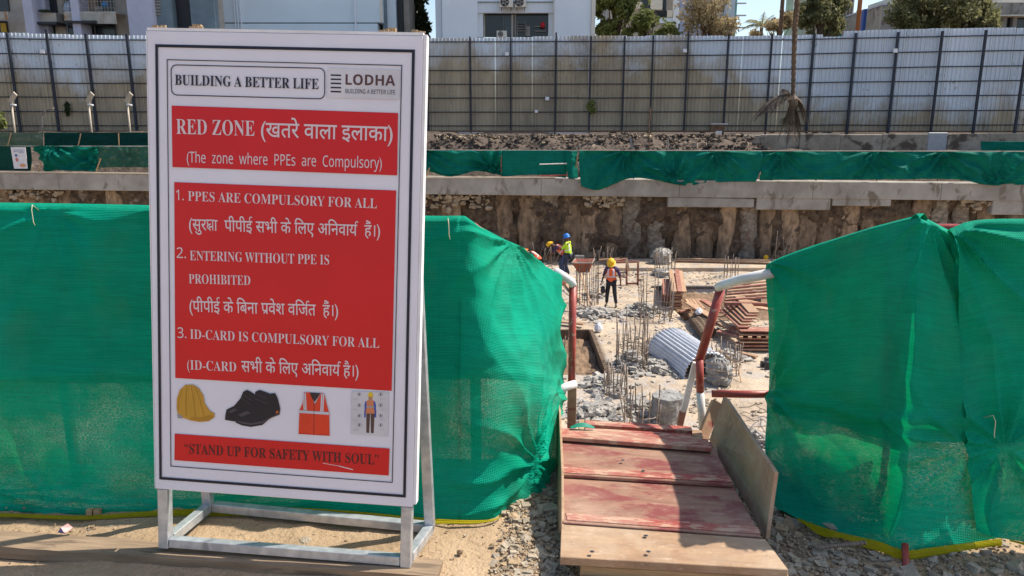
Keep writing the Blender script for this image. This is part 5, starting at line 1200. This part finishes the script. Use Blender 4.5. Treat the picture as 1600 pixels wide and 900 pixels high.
def rebar_mesh():
    mb = MB(); mb.tube([(0,0,0), (0,0,.33), (0,0,.66), (0,0,1)], .013, 6); return mesh_of(mb, 'rebar', m_rebar, True)
rbm = rebar_mesh()
def cluster(px, py, rpx, hpx, n, label, seed, lean=.06, ring=True, z0=0, tilt=0, jit=.3):
    r = random.Random(seed); c = fl(px, py, z0); k = c.y/FOC/.96; rad, h = rpx*k, hpx*k
    t = thing('rebar_cluster', c, label, 'starter bars', 'clusters of upright steel bars in the pit')
    for i in range(n):
        a = 6.283*(i + r.uniform(-.2,.2))/n; q = rad*r.uniform(.9, 1.06)
        piece(rbm, 'rebar', t, (q*math.cos(a), q*math.sin(a), -.05), (r.gauss(0, lean), r.gauss(tilt, lean), 0), (1, 1, h*(1 - jit*r.random())))
    if ring:
        for z_ in (h*.28,):
            pts = [(c.x+rad*1.03*math.cos(a_*.524), c.y+rad*1.03*math.sin(a_*.524), c.z+z_) for a_ in range(13)]
            MB().tube(pts, .010, 5).build('tie_ring', m_rebar, t)
    return t
cluster(917, 474, 17, 64, 16, 'thicket of upright steel bars carrying the red tray', 1, .02, z0=0, jit=.08)
cluster(1024, 498, 24, 80, 16, 'cluster of upright bars left of the stacked red boards', 2, .04)
cluster(1038, 430, 15, 48, 14, 'upright bars round the broken concrete head nearest the wall', 3, .07)
cluster(987, 572, 24, 92, 18, 'tallest cluster of bars, in the middle of the pit', 4, .045)
cluster(962, 616, 19, 62, 14, 'cluster of bars just left of and below the tallest one', 5, .06)
cluster(1002, 662, 27, 68, 15, 'cluster of bars nearest the ramp, left of the concrete stump', 6, .07, jit=.5)
cluster(1142, 434, 11, 38, 10, 'bars standing by themselves near the wall above the white handrail', 7, .03)
cluster(941, 416, 13, 32, 12, 'bars near the wall behind the worker in the red vest', 8, .05)
cluster(853, 415, 13, 40, 9, 'leaning bars near the wall behind the bending worker', 9, .22, ring=False)
cluster(1214, 412, 12, 56, 8, 'fanned bars showing above the left end of the right net', 10, .22, ring=False)
cluster(1133, 584, 22, 62, 14, 'bars round the broken pile behind the leaning handrail', 11, .06)
cluster(1146, 482, 18, 30, 9, 'short bars in the brown soil patch', 12, .05, ring=False, z0=-.2)
cluster(1024, 545, 12, 34, 7, 'short bars left of the corrugated half pipe', 13, .08, ring=False)
cluster(884, 560, 9, 44, 6, 'thin bars behind the red post of the left handrail', 14, .05, ring=False)
cluster(1190, 690, 12, 10, 4, 'stub bars below the toe board', 15, .2, ring=False)
for nm, px, py, hh in (('steel_stake', 1050, 488, 34), ('steel_stake', 1133, 476, 26), ('steel_stake', 1167, 463, 20)):
    a = fl(px, py, -.1); b = a + Vector((.02, 0, .1 + hh*a.y/FOC)); tag(MB().bar(a, b, .06, .05, up=(0,1,0)).build(nm, m_conc), {1050:'grey stake at the front of the red board stack',1133:'short grey stake beside the top of the leaning handrail',1167:'grey stake in the right corner of the soil patch'}[px], 'stake', 'grey stakes in the pit')

def stump(px, py, rpx, hpx, label, mat, seed, rough=.12, flat_top=True, z0=0):
    c = fl(px, py, z0); k = c.y/FOC/.96; R_, H_ = rpx*k, hpx*k; mb = MB(); na, nz = 26, 10
    for j in range(nz+1):
        for i in range(na):
            a = 6.283*i/na; q = R_*(1 + rough*FB(math.cos(a)*1.6+seed, math.sin(a)*1.6, j*.35) + rough*.5*N(a*5, j, seed)); mb.v.append((c.x+q*math.cos(a), c.y+q*math.sin(a), c.z-.1+(H_+.1)*j/nz*(1 + (.25*rough*N(a*2, seed)) )))
    for s_, (f_, dz) in enumerate(((.8, .0 if flat_top else .15), (.45, .01 if flat_top else .25))):
        for i in range(na): a = 6.283*i/na; mb.v.append((c.x+R_*f_*math.cos(a), c.y+R_*f_*math.sin(a), c.z+H_*(1+dz) + rough*.35*N(a*3, s_, seed)))
    for j in range(nz+2):
        for i in range(na): i2 = (i+1) % na; mb.f.append((j*na+i, j*na+i2, (j+1)*na+i2, (j+1)*na+i)); mb.m.append(0)
    mb.f.append(tuple((nz+2)*na+i for i in range(na))); mb.m.append(0)
    return tag(mb.build('concrete_stump', mat, smooth=False), label, 'concrete pile', 'cut pile heads in the pit')
m_stump = M('pile_head_grey', (.33,.32,.30), (.19,.185,.175), 5, .95, .9, .04, world=True, spots=(9,(.45,.42,.37),.6))
m_stumplight = M('pile_head_pale', (.46,.43,.38), (.30,.275,.24), 5, .95, .9, .04, world=True, spots=(9,(.22,.20,.17),.62))
stump(1042, 656, 25, 42, 'grey round concrete stump at the near end of the pit', m_stump, 1, .10)
stump(1122, 600, 19, 33, 'broken pile head wrapped in bent bars behind the leaning handrail', m_stump, 2, .42, False)
stump(1034, 417, 13, 18, 'pale broken concrete head near the piled wall', m_stumplight, 3, .5, False, z0=.16)
stump(1037, 431, 16, 9, 'low pale concrete collar under the broken head', m_stumplight, 4, .25, False)
for k in range(3):
    pts = []; c = fl(1122, 600); 
    for i in range(15): a = -2.6+i*.36; pts.append((c.x+.46*math.cos(a)*(1+.1*k), c.y+.46*math.sin(a), c.z+.32+.16*k+.06*N(a, k)))
    tag(MB().tube(pts, .011, 5).build('bent_bar', m_rebar), ('lowest','middle','highest')[k] + ' bent ring bar round the broken pile behind the leaning handrail', 'steel bar', 'bent ring bars')
def heap(px, py, rx, ry, n, s, label, seed, mat=None, hz=.16):
    r = random.Random(seed); c = fl(px, py); k = c.y/FOC
    def f():
        a = r.random()*6.283; q = abs(r.gauss(0,.45)); x = c.x + rx*k*q*math.cos(a); y = c.y + ry*k*4.0*q*math.sin(a); return (x, y, pit_h(x, y) + .01 + hz*math.exp(-q*q*2.5)*r.random())
    chips('rubble', [f() for _ in range(n)], mat or m_rubble, s, .45, label=label, seed=seed)
heap(935, 492, 48, 12, 330, .15, 'pale broken concrete in front of the worker in the red vest', 31)
heap(1003, 488, 34, 14, 300, .13, 'broken concrete at the foot of the bars left of the red boards', 32, hz=.3)
heap(985, 572, 30, 14, 330, .12, 'heap of broken concrete under the tallest bars', 33, hz=.35)
heap(1032, 576, 34, 12, 300, .12, 'scatter of grey concrete chips in the middle of the pit', 34)
heap(945, 604, 42, 14, 380, .13, 'dark grey broken concrete left of the bars', 35, m_rubble, .2)
heap(930, 650, 50, 16, 430, .12, 'grey broken concrete just beyond the ramp', 36, m_rubble, .2)
heap(1000, 640, 36, 16, 240, .11, 'broken concrete round the bars nearest the ramp', 37)
heap(925, 462, 26, 6, 120, .12, 'chips under the tray', 38); heap(1140, 560, 34, 8, 160, .13, 'chips round the broken pile', 39)
heap(1185, 690, 26, 12, 160, .09, 'chips below the toe board', 40); heap(1000, 545, 60, 30, 420, .055, 'small chips spread on the crust', 41, m_gravel, .02)
heap(960, 430, 60, 12, 120, .10, 'clods on the slab near the workers', 42, m_pitfloor, .05); heap(1110, 462, 40, 8, 200, .12, 'clods in the soil patch', 43, m_soil, .05); heap(1100, 640, 60, 40, 300, .045, 'small chips right of the stump', 44, m_gravel, .02)
heap(900, 545, 18, 16, 200, .10, 'earth clods in the square excavation', 45, m_soil, .05)
def spread(r):
    x, y = r.uniform(-1, 11), r.uniform(12.5, 31.5); q = FB(x*.35, y*.35, 77)
    return (x, y, pit_h(x, y) + .01) if q > -.05 + r.uniform(-.3,.3) else (x*.6+2, y*.5+14, pit_h(x*.6+2, y*.5+14))
chips('rubble', scat(2600, spread, 51), m_pitfloor, .055, .5, label='clods of crust scattered over the pit floor')
chips('rubble', scat(900, spread, 52), m_rubble, .065, .45, label='broken bits scattered over the pit floor')
# thin loose bars and wires on the ground
rr2 = random.Random(8)
for i, (px, py, L_, a_) in enumerate(((1180,655,1.2,.3),(1186,668,1.0,1.0),(1176,662,.9,2.0),(1190,676,1.1,.7),(1182,648,.8,2.6),(1195,660,.9,1.6))):
    c = fl(px, py, .03); pts = [c + Vector((L_*(t_-.5)*math.cos(a_) + .08*math.sin(t_*5+i), L_*(t_-.5)*math.sin(a_), .05+.22*math.sin(t_*3.14)*rr2.random())) for t_ in (0,.2,.4,.6,.8,1)]
    tag(MB().tube(pts, .009, 5).build('bent_wire', m_rebar), ('leftmost','rightmost','left','right','topmost','middle')[i] + ' one of the bent wires tangled on the pit floor', 'wire', 'bent wires beside the right net')
# red tray on the bars
c = fl(917, 474); Y = c.y; t = thing('red_tray', at_y(906, 425, Y), 'flared red-brown steel tray resting on a thicket of upright bars', 'tray')
o_ = [at_y(893,411,Y-.35), at_y(925,412,Y-.35), at_y(929,407,Y+.45), at_y(899,406,Y+.45)]; i_ = [at_y(903,425,Y-.15), at_y(920,426,Y-.15), at_y(922,422,Y+.2), at_y(905,421,Y+.2)]
zt_ = o_[0].z; zb_ = i_[0].z
for p_ in o_: p_.z = zt_
for p_ in i_: p_.z = zb_
for k in range(4):
    j = (k+1) % 4; q = [i_[k], i_[j], o_[j], o_[k]]; n_ = (q[1]-q[0]).cross(q[3]-q[0]).normalized()*.015
    MB().hexa(q, [p_-n_ for p_ in q]).build('tray_side', M('tray_red%d' % k, (.34,.10,.055), (.22,.07,.045), 5, .7, .2, .004, spots=(6,(.16,.13,.11),.55)), t)
MB().hexa([p_-Vector((0,0,.02)) for p_ in i_], i_).build('tray_bottom', m_rustline, t)
MB().tube(o_ + [o_[0]], .02, 6).build('rim', m_conc, t)
# timber frame, loose boards and stacks
def box_at(name, a, b, wd, th, mat, label, cat='board', group='loose boards in the pit', parent=None, up=(0,0,1)):
    o = MB().bar(a, b, wd, th, up=up).build(name, mat, parent, bevel=.004)
    return tag(o, label, cat, group) if label else o
Y = fl(985, 446).y; t = thing('shutter_frame', at_y(985, 446, Y), 'open reddish timber frame standing on the slab behind the worker in the red vest', 'timber frame')
for (a, b) in (((979,446),(979,413)),((996.5,446),(997,411)),((979,443),(999,443)),((962,410),(999,409)),((964,426),(980,426))):
    MB().bar(at_y(*a, Y), at_y(*b, Y), .075, .05, up=(0,1,0)).build('timber', m_shutter if a[0] != 964 else m_rebar, t, bevel=.004)
box_at('board', at_y(978,403,Y-.1), at_y(983,424,Y-.3), .10, .03, m_shuttertan, 'tan board leaning crosswise on the reddish frame', up=(0,1,0))
box_at('board', at_y(950,410,Y+.8), at_y(977,405,Y+.8), .12, .08, m_shutter, 'upper red board behind the head of the worker in the red vest'); box_at('board', at_y(936,406,Y+1.4), at_y(968,404,Y+1.4), .10, .05, m_shuttertan, 'thin pale board behind the yellow helmet')
c = fl(905, 412, .2); tag(MB().box((c.x-.2, c.y, PITZ), (c.x+.22, c.y+.3, PITZ+.36)).build('grey_crate', m_conc, bevel=.02), 'small grey block on the ground right of the worker in the lime vest', 'block')
def stack(name, label, rows, base_px, base_py, cat='board stack'):
    t = thing(name, fl(base_px, base_py), label, cat)
    for (a, b, z, wd, th, m) in rows:
        p, q = fl(*a), fl(*b); p.z = PITZ + (z[0] if isinstance(z, tuple) else z); q.z = PITZ + (z[1] if isinstance(z, tuple) else z); MB().bar(p, q, wd, th).build('board', m, t, bevel=.006)
    return t
S_, T_ = m_shutter, m_shuttertan
rows = []
for k in range(5): rows.append(((1057+rnd.uniform(-1,1),484),(1052,449), .06+.11*k, .36, .085, S_ if k % 2 else T_))
rows += [((1052,486),(1047,448), .64, .16, .06, T_), ((1061,486),(1056,448), .64, .16, .06, S_), ((1068,484),(1062,448), .60, .14, .05, T_)]
stack('board_stack', 'neat stack of long red and pale shutter boards beside the upright bars', rows, 1057, 480)
rows = [((1042,478),(1041,452), .06+.10*k, .30, .08, S_) for k in range(4)]
stack('board_stack', 'low stack of dark red boards just left of the neat one', rows, 1042, 476)
rows = []
for k in range(6):
    rows += [((1152,546-k*0.2),(1212,546), .05+.10*k, .40, .035, S_ if k % 2 else T_)]
    rows += [((1156+j*14,550),(1157+j*14,541), .10+.10*k, .10, .05, T_) for j in range(4)] if k in (3,) else []
stack('board_stack', 'level stack of dark boards at the foot of the right net', rows, 1180, 546)
rows = []
for k in range(6): rows.append(((1130+k*4.5,512),(1160+k*3,546-k*2), (.55+.08*k,.62+.05*k), .30, .045, T_ if k % 2 else S_))
for k in range(5): rows.append(((1160,505+k*4),(1212,518+k*3), .72+.03*k, .26, .04, S_ if k % 2 else T_))
stack('board_stack', 'jumbled tilted boards on top of the level stack by the right net', rows, 1165, 530)
rows = [((1129+k*1.5,518-k*5.5),(1212,514-k*6), (.95,1.0), .09, .06, T_ if k % 2 else S_) for k in range(7)] + [((1128,521),(1206,523), .90, .14, .10, S_)]
stack('lath_stack', 'fan of pale laths on top of the boards by the right net', rows, 1170, 510, 'lath stack')
rows = [((1072+k*5,478),(1084+k*5,500-k), (.22,.30), .10, .05, T_) for k in range(4)] + [((1070,480),(1092,477), .16, .10, .05, S_), ((1083,502),(1104,498), .22, .10, .05, S_)]
stack('pallet', 'slatted pallet leaning in the soil right of the neat board stack', rows, 1082, 490, 'pallet')
box_at('board', fl(1074,494,.45), fl(1137,530,.35), .24, .035, m_shuttertan, 'long pale plank slanting over the logs behind the handrail')
box_at('board', fl(1098,482,.30), fl(1130,508,.38), .22, .03, S_, 'red plank above the long pale one'); box_at('board', fl(1118,520,.3), fl(1152,535,.36), .35, .03, S_, 'wide red board under the tilted stack, left of it')
box_at('board', fl(1092,470,.05), fl(1122,497,.25), .14, .05, T_, 'narrow tan board beside the pallet'); box_at('board', fl(1122,530,.25), fl(1156,538,.25), .25, .03, m_redpaint, 'bright red short board left of the level stack')
box_at('board', fl(1154,553,.04), fl(1182,560,.04), .14, .06, T_, 'short tan offcut lying alone below the level stack'); box_at('board', fl(874,508,.12), fl(912,512,.12), .20, .05, m_plytan, 'orange tan board at the edge of the square excavation')
box_at('board', fl(868,428,.1), fl(905,470,.05), .12, .04, T_, 'narrow board on the crust left of the red tray'); box_at('board', fl(925,484,.06), fl(903,452,.9), .05, .04, T_, 'thin stick leaning on the bars under the tray')
box_at('board', fl(1062,490,.06), fl(1078,489,.1), .14, .05, S_, 'small red board at the front foot of the neat stack')
for i in range(3):
    a, b = fl(1082+i*5, 506-i*2, .14+.06*i), fl(1100+i*6, 532-i*3, .14); tag(MB().tube([a, a.lerp(b,.5)+Vector((0,0,.02)), b], .13, 9).build('log', m_bark), ('left','middle','right')[i] + ' one of three short logs under the long pale plank', 'log', 'short logs')
def bag(px, py, s, mat, label, seed, z=.0, sz=1.2, name='plastic_bag'):
    c = fl(px, py, z); bm = bmesh.new(); bmesh.ops.create_icosphere(bm, subdivisions=3, radius=1)
    for v in bm.verts:
        k = 1 + .3*N(v.co.x*2.2+seed, v.co.y*2.2, v.co.z*2.2); v.co = Vector((v.co.x*k*s*(1-.45*max(0,v.co.z)), v.co.y*k*s*(1-.4*max(0,v.co.z)), (v.co.z+.9)*k*s*sz))
    me = bpy.data.meshes.new(name); bm.to_mesh(me); me.materials.append(mat)
    for p_ in me.polygons: p_.use_smooth = True
    o = bpy.data.objects.new(name, me); COL.objects.link(o); o.location = c; return tag(o, label, 'bag', 'white plastic bags')
m_bag = flat('bag_white', (.72,.72,.74))
bag(935, 519, .12, m_bag, 'white plastic bag on the crust below the chips', 3, sz=1.2); bag(1091, 508, .12, m_bag, 'white bag on the logs under the long pale plank', 5, z=.32, sz=.9)
for i, (px, py) in enumerate(((1192, 574), (1198, 570), (1199, 578))):
    c = fl(px, py); tag(MB().box((c.x-.06,c.y-.06,PITZ),(c.x+.06,c.y+.06,PITZ+.16+.03*i)).build('dark_block', m_awn, bevel=.01), ('left','upper right','lower right')[i] + ' of three small dark blocks beside the right net', 'block', 'small dark blocks')
# corrugated half pipe
A, B = fl(1046, 548), fl(1106, 592); ax = (B-A).normalized(); sd_ = Vector((ax.y, -ax.x, 0)); RR = .56; Lg = (B-A).length
mb = MB(); na = 210; nl = 12
for l in range(nl+1):
    for i in range(na+1):
        a = R(-12) + R(204)*i/na; rr_ = RR + .020*math.sin(i/na*math.pi*2*21) ; rr_ *= 1 + .02*N(l*.5, i*.05)
        p_ = A + ax*Lg*l/nl + sd_*rr_*math.cos(a)*1.05 + Vector((0,0,max(.02, RR*.20 + rr_*math.sin(a)*.92))); mb.v.append(tuple(p_))
for l in range(nl):
    for i in range(na): k = l*(na+1)+i; mb.f.append((k, k+1, k+na+2, k+na+1)); mb.m.append(0)
o = mb.build('corrugated_half_pipe', M('new_corrugated', (.66,.67,.70), (.54,.56,.60), 3, .38, .1, .004, metal=.35, world=True, spots=(3,(.45,.42,.38),.66)), smooth=True)
md = o.modifiers.new('s', 'SOLIDIFY'); md.thickness = .012; tag(o, 'shiny corrugated steel sheet curled into a half pipe on the pit floor', 'steel sheet')
tag(MB().tube([fl(1132,588,.55), fl(1152,590,.30), fl(1158,600,.05)], .014, 6).build('bent_bar', m_timber), 'bent tan rod at the open end of the half pipe', 'rod')

# ------------------------------------------------------------------ WORKERS
def skinned(name, V, E, mat, parent, sub=1, loc=None):
    me = bpy.data.meshes.new(name); me.from_pydata([v[0] for v in V], E, []); o = bpy.data.objects.new(name, me); COL.objects.link(o)
    md = o.modifiers.new('skin', 'SKIN'); md.use_smooth_shade = True
    seen = set(); adj = {i: [] for i in range(len(V))}
    for a, b in E: adj[a].append(b); adj[b].append(a)
    for i in range(len(V)):
        me.skin_vertices[0].data[i].radius = (V[i][1], V[i][2] if len(V[i]) > 2 else V[i][1])
        if i not in seen:
            me.skin_vertices[0].data[i].use_root = True; st = [i]
            while st:
                q = st.pop()
                if q in seen: continue
                seen.add(q); st += adj[q]
    if sub: s_ = o.modifiers.new('sub', 'SUBSURF'); s_.levels = s_.render_levels = sub
    dg = bpy.context.evaluated_depsgraph_get(); dg.update(); m2 = bpy.data.meshes.new_from_object(o.evaluated_get(dg)); bpy.data.objects.remove(o)
    m2.name = name; m2.materials.clear()
    for m_ in (mat if isinstance(mat, list) else [mat]): m2.materials.append(m_)
    for p_ in m2.polygons: p_.use_smooth = True; p_.material_index = 0
    o = bpy.data.objects.new(name, m2); COL.objects.link(o); o.parent = parent; return o
m_skin = flat('brown_skin', (.16,.075,.045), .6)
m_hatY = flat('helmet_yellow', (.80,.46,.02), .35); m_hatB = flat('helmet_blue', (.03,.20,.62), .35); m_hatO = flat('helmet_orange', (.75,.20,.04), .35)
m_refl = flat('reflective_grey', (.60,.60,.60), .4)
def worker(px, py, z0, rz, J, cols, label, helmet, sc=1.0):
    """J: joints in metres, x to the person's right, y forward, z up"""
    t = thing('person', fl(px, py, z0), label, 'person', None, rz); t.scale = (sc,)*3
    V_ = lambda k: Vector(J[k])
    pel, chest, neck, head = V_('pelvis'), V_('chest'), V_('neck'), V_('head'); hd = (head-neck).normalized()
    face = V_('face').normalized()
    BV = [(pel,.12,.10),(pel.lerp(chest,.5),.125,.095),(chest,.15,.105),(neck,.055),(neck.lerp(head,.4),.055),(head,.085,.095),(head+hd*.07,.08,.09)]
    BE = [(0,1),(1,2),(2,3),(3,4),(4,5),(5,6)]
    def chain(root, pts):
        p = root
        for c_, r_ in pts: BV.append((Vector(c_), r_)); BE.append((p, len(BV)-1)); p = len(BV)-1
        return p
    for s in ('l', 'r'):
        sh, el, wr_, hip, kn, an, toe = [V_(s+k) for k in ('sh','el','wr','hip','kn','an','toe')]
        wv = chain(2, [(sh,.055),(sh.lerp(el,.5),.045),(el,.038),(el.lerp(wr_,.5),.034),(wr_,.025)])
        d = (wr_-el).normalized(); chain(wv, [(wr_+d*.05,.030)])
        chain(0, [(hip,.085),(hip.lerp(kn,.5),.070),(kn,.052),(kn.lerp(an,.5),.046),(an,.034)])
        sdv = d.cross(face); sdv = sdv.normalized() if sdv.length > .1 else Vector((1,0,0))
        for k in range(4):      # separate fingers, gently curled
            b0 = wr_ + d*.07 + sdv*(k-1.5)*.017; ln = (.06,.07,.066,.05)[k]; i0 = len(BV)
            BV.extend([(b0,.009),(b0+d*ln*.5,.008),(b0+d*ln+face*.015,.007)]); BE.extend([(i0,i0+1),(i0+1,i0+2)])
        i0 = len(BV); b0 = wr_+d*.03-sdv*.02; BV.extend([(b0,.010),(b0+d*.03-sdv*.03,.009),(b0+d*.055-sdv*.035,.008)]); BE.extend([(i0,i0+1),(i0+1,i0+2)])
    side = face.cross(hd).normalized(); i0 = len(BV)
    BV.extend([(head+face*.080,.016),(head+face*.108-hd*.018,.013)]); BE.append((i0,i0+1)); i0 = len(BV)                                  # nose
    BV.extend([(head+face*.075-hd*.060-side*.02,.012),(head+face*.075-hd*.060+side*.02,.012)]); BE.append((i0,i0+1))                      # lips
    for s in (-1,1):
        i0 = len(BV); BV.extend([(head+side*s*.088-hd*.01,.014),(head+side*s*.094+hd*.02,.014)]); BE.append((i0,i0+1))
    body = skinned('body', BV, BE, m_skin, t)
    for s in (-1, 1):      # eyes
        c = head+face*.088+side*s*.032+hd*.012; mb = MB(); mb.tube([c-side*.008, c+side*.008], .006, 6)
        me = mesh_of(mb, 'eye', m_black); piece(me, 'eye', body, (0,0,0))
    up = [(pel+(chest-pel)*.15,.135,.115),(pel.lerp(chest,.55),.140,.11),(chest,.165,.12),(neck-(neck-chest)*.25,.07)]; E_ = [(0,1),(1,2),(2,3)]
    for s in ('l','r'):
        i0 = len(up); up += [(V_(s+'sh'),.072),(V_(s+'sh').lerp(V_(s+'el'),.55),.060),(V_(s+'el'),.052)]; E_ += [(2,i0),(i0,i0+1),(i0+1,i0+2)]
        if cols.get('long'): up.append((V_(s+'wr'),.042)); E_.append((i0+2,i0+3))
    skinned('shirt', up, E_, cols['shirt'], t)
    tv = [(pel,.145,.125)]; E_ = []
    for s in ('l','r'):
        i0 = len(tv); tv += [(V_(s+'hip'),.100),(V_(s+'kn'),.075),(V_(s+'kn').lerp(V_(s+'an'),.5),.066),(V_(s+'an')+Vector((0,0,.03)),.058)]; E_ += [(0,i0),(i0,i0+1),(i0+1,i0+2),(i0+2,i0+3)]
        b = skinned('boot', [(V_(s+'an'),.05),(V_(s+'an').lerp(V_(s+'toe'),.4)+Vector((0,0,-.02)),.05,.045),(V_(s+'toe'),.045,.035)], [(0,1),(1,2)], cols['boot'], t)
    skinned('trousers', tv, E_, cols['trousers'], t)
    vv = [(pel+(pel-chest)*.22,.195,.160),(pel.lerp(chest,.35),.185,.150),(pel.lerp(chest,.75),.195,.155),(chest+(chest-pel)*.20,.180,.135),(neck-(neck-chest)*.30,.09)]
    vest = skinned('vest', vv, [(0,1),(1,2),(2,3),(3,4)], [cols['vest'], m_refl], t, 2)
    ax_ = (chest-pel).normalized(); Lc = (chest-pel).length
    rt_ = Vector((1,0,0)); rt_ = (rt_ - ax_*rt_.dot(ax_)).normalized()
    for p_ in vest.data.polygons:
        c = Vector(p_.center)-pel; h = c.dot(ax_)/Lc; x_ = c.dot(rt_)
        if .42 < h < .56 or (h > .5 and .065 < abs(x_) < .11): p_.material_index = 1
    # helmet: dome, brim, peak, ridge
    hm = MB(); r0 = .125; c0_ = head + hd*.045; prof = [(1.22,-.02),(1.10,-.01),(1.02,.0),(1.0,.03),(.93,.075),(.75,.115),(.45,.14),(.0,.15)]; nn = 18
    for q, h in prof:
        for i in range(nn):
            a = 6.283*i/nn; ex = 1.0; f_ = math.cos(a); pk = 1.28 if (q > 1.05 and f_ > .3) else 1
            hm.v.append(tuple(c0_ + (face*f_*pk*1.08 + side*math.sin(a))*r0*q + hd*(h + (.012 if abs(math.sin(a)) < .2 and 0.3 < q < 1.0 else 0))))
    for j in range(len(prof)-1):
        for i in range(nn): i2 = (i+1) % nn; hm.f.append((j*nn+i, j*nn+i2, (j+1)*nn+i2, (j+1)*nn+i)); hm.m.append(0)
    me = mesh_of(hm, 'helmet', helmet, True); piece(me, 'helmet', t, (0,0,0))
    return t
STAND = dict(pelvis=(0,0,.90), chest=(0,.02,1.24), neck=(0,.02,1.41), head=(0,.06,1.53), face=(0,1,-.25),
    lsh=(-.18,.0,1.34), lel=(-.25,-.02,1.08), lwr=(-.26,.10,.86), lhip=(-.09,0,.86), lkn=(-.12,.04,.47), lan=(-.14,-.02,.09), ltoe=(-.16,.14,.05),
    rsh=(.18,.0,1.34), rel=(.26,-.02,1.08), rwr=(.27,.08,.85), rhip=(.09,0,.86), rkn=(.12,.05,.47), ran=(.14,.0,.09), rtoe=(.16,.15,.05))
def pose(**k): d = dict(STAND); d.update(k); return d
m_vestR = flat('vest_red_orange', (.85,.14,.05)); m_vestL = flat('vest_lime', (.52,.80,.03)); m_shP = flat('shirt_plum', (.06,.035,.09)); m_trK = flat('trousers_black', (.022,.022,.03)); m_trJ = flat('jeans', (.05,.08,.16)); m_trD = flat('dark_trousers', (.03,.04,.07)); m_bt = flat('boots', (.10,.085,.075)); m_shG = flat('shirt_dark', (.05,.045,.05))
w1 = worker(954, 479, 0, R(180-18), pose(head=(0,.10,1.52), face=(.0,1,-.75), lwr=(-.34,.10,.80), lel=(-.30,-.02,1.05), rwr=(.30,.14,.88), lan=(-.19,.02,.09), ltoe=(-.22,.18,.05), lkn=(-.14,.06,.47)),
       dict(shirt=m_shP, trousers=m_trK, boot=m_bt, vest=m_vestR), 'worker in a yellow helmet, red-orange vest and black trousers, standing and looking down', m_hatY, .98)
w2 = worker(887, 431, 0, R(62), pose(lwr=(-.10,.42,1.04), lel=(-.20,.20,1.10), rwr=(.10,.42,1.02), rel=(.20,.18,1.10), face=(0,1,-.35), lan=(-.10,-.10,.09), ltoe=(-.12,.06,.05), ran=(.12,.12,.09), rtoe=(.13,.28,.05), rkn=(.11,.13,.48)),
       dict(shirt=m_vestL, trousers=m_trD, boot=m_bt, vest=m_vestL), 'worker in a blue helmet and lime yellow vest standing near the wall', m_hatB, 1.0)
BEND = dict(pelvis=(0,-.12,.88), chest=(0,.16,1.12), neck=(0,.32,1.20), head=(0,.44,1.24), face=(0,.75,-.8), lsh=(-.17,.22,1.16), lel=(-.22,.36,.95), lwr=(-.16,.50,.78),
    rsh=(.17,.22,1.16), rel=(.22,.34,.95), rwr=(.14,.50,.76), lhip=(-.09,-.12,.84), lkn=(-.12,-.02,.46), lan=(-.13,-.14,.09), ltoe=(-.14,.02,.05), rhip=(.09,-.12,.84), rkn=(.12,.10,.46), ran=(.13,.05,.09), rtoe=(.14,.21,.05))
w3 = worker(878, 430, 0, R(78), BEND, dict(shirt=m_shP, trousers=m_trJ, boot=m_bt, vest=m_vestR), 'worker in a yellow helmet bending forward, in a red and grey vest and jeans', m_hatY, 1.0)
w4 = worker(838, 438, 0, R(100), BEND, dict(shirt=m_shG, trousers=m_trK, boot=m_bt, vest=m_vestR), 'worker mostly hidden behind the left net, only an orange helmet and back showing', m_hatO, .93)
tag(lump('dark_bag', 942, 453, fl(954,479).y-.05, .08, .13, m_awn, 'dark bag hanging from the hand of the worker in the red vest', 'bag', 6), None)
tag(MB().box(tuple(fl(1194,411,.05)), tuple(fl(1197,411,.34)+Vector((.1,.2,0)))).build('yellow_can', m_hatY, bevel=.05), 'yellow thing peeping out behind the end of the right net', 'can')
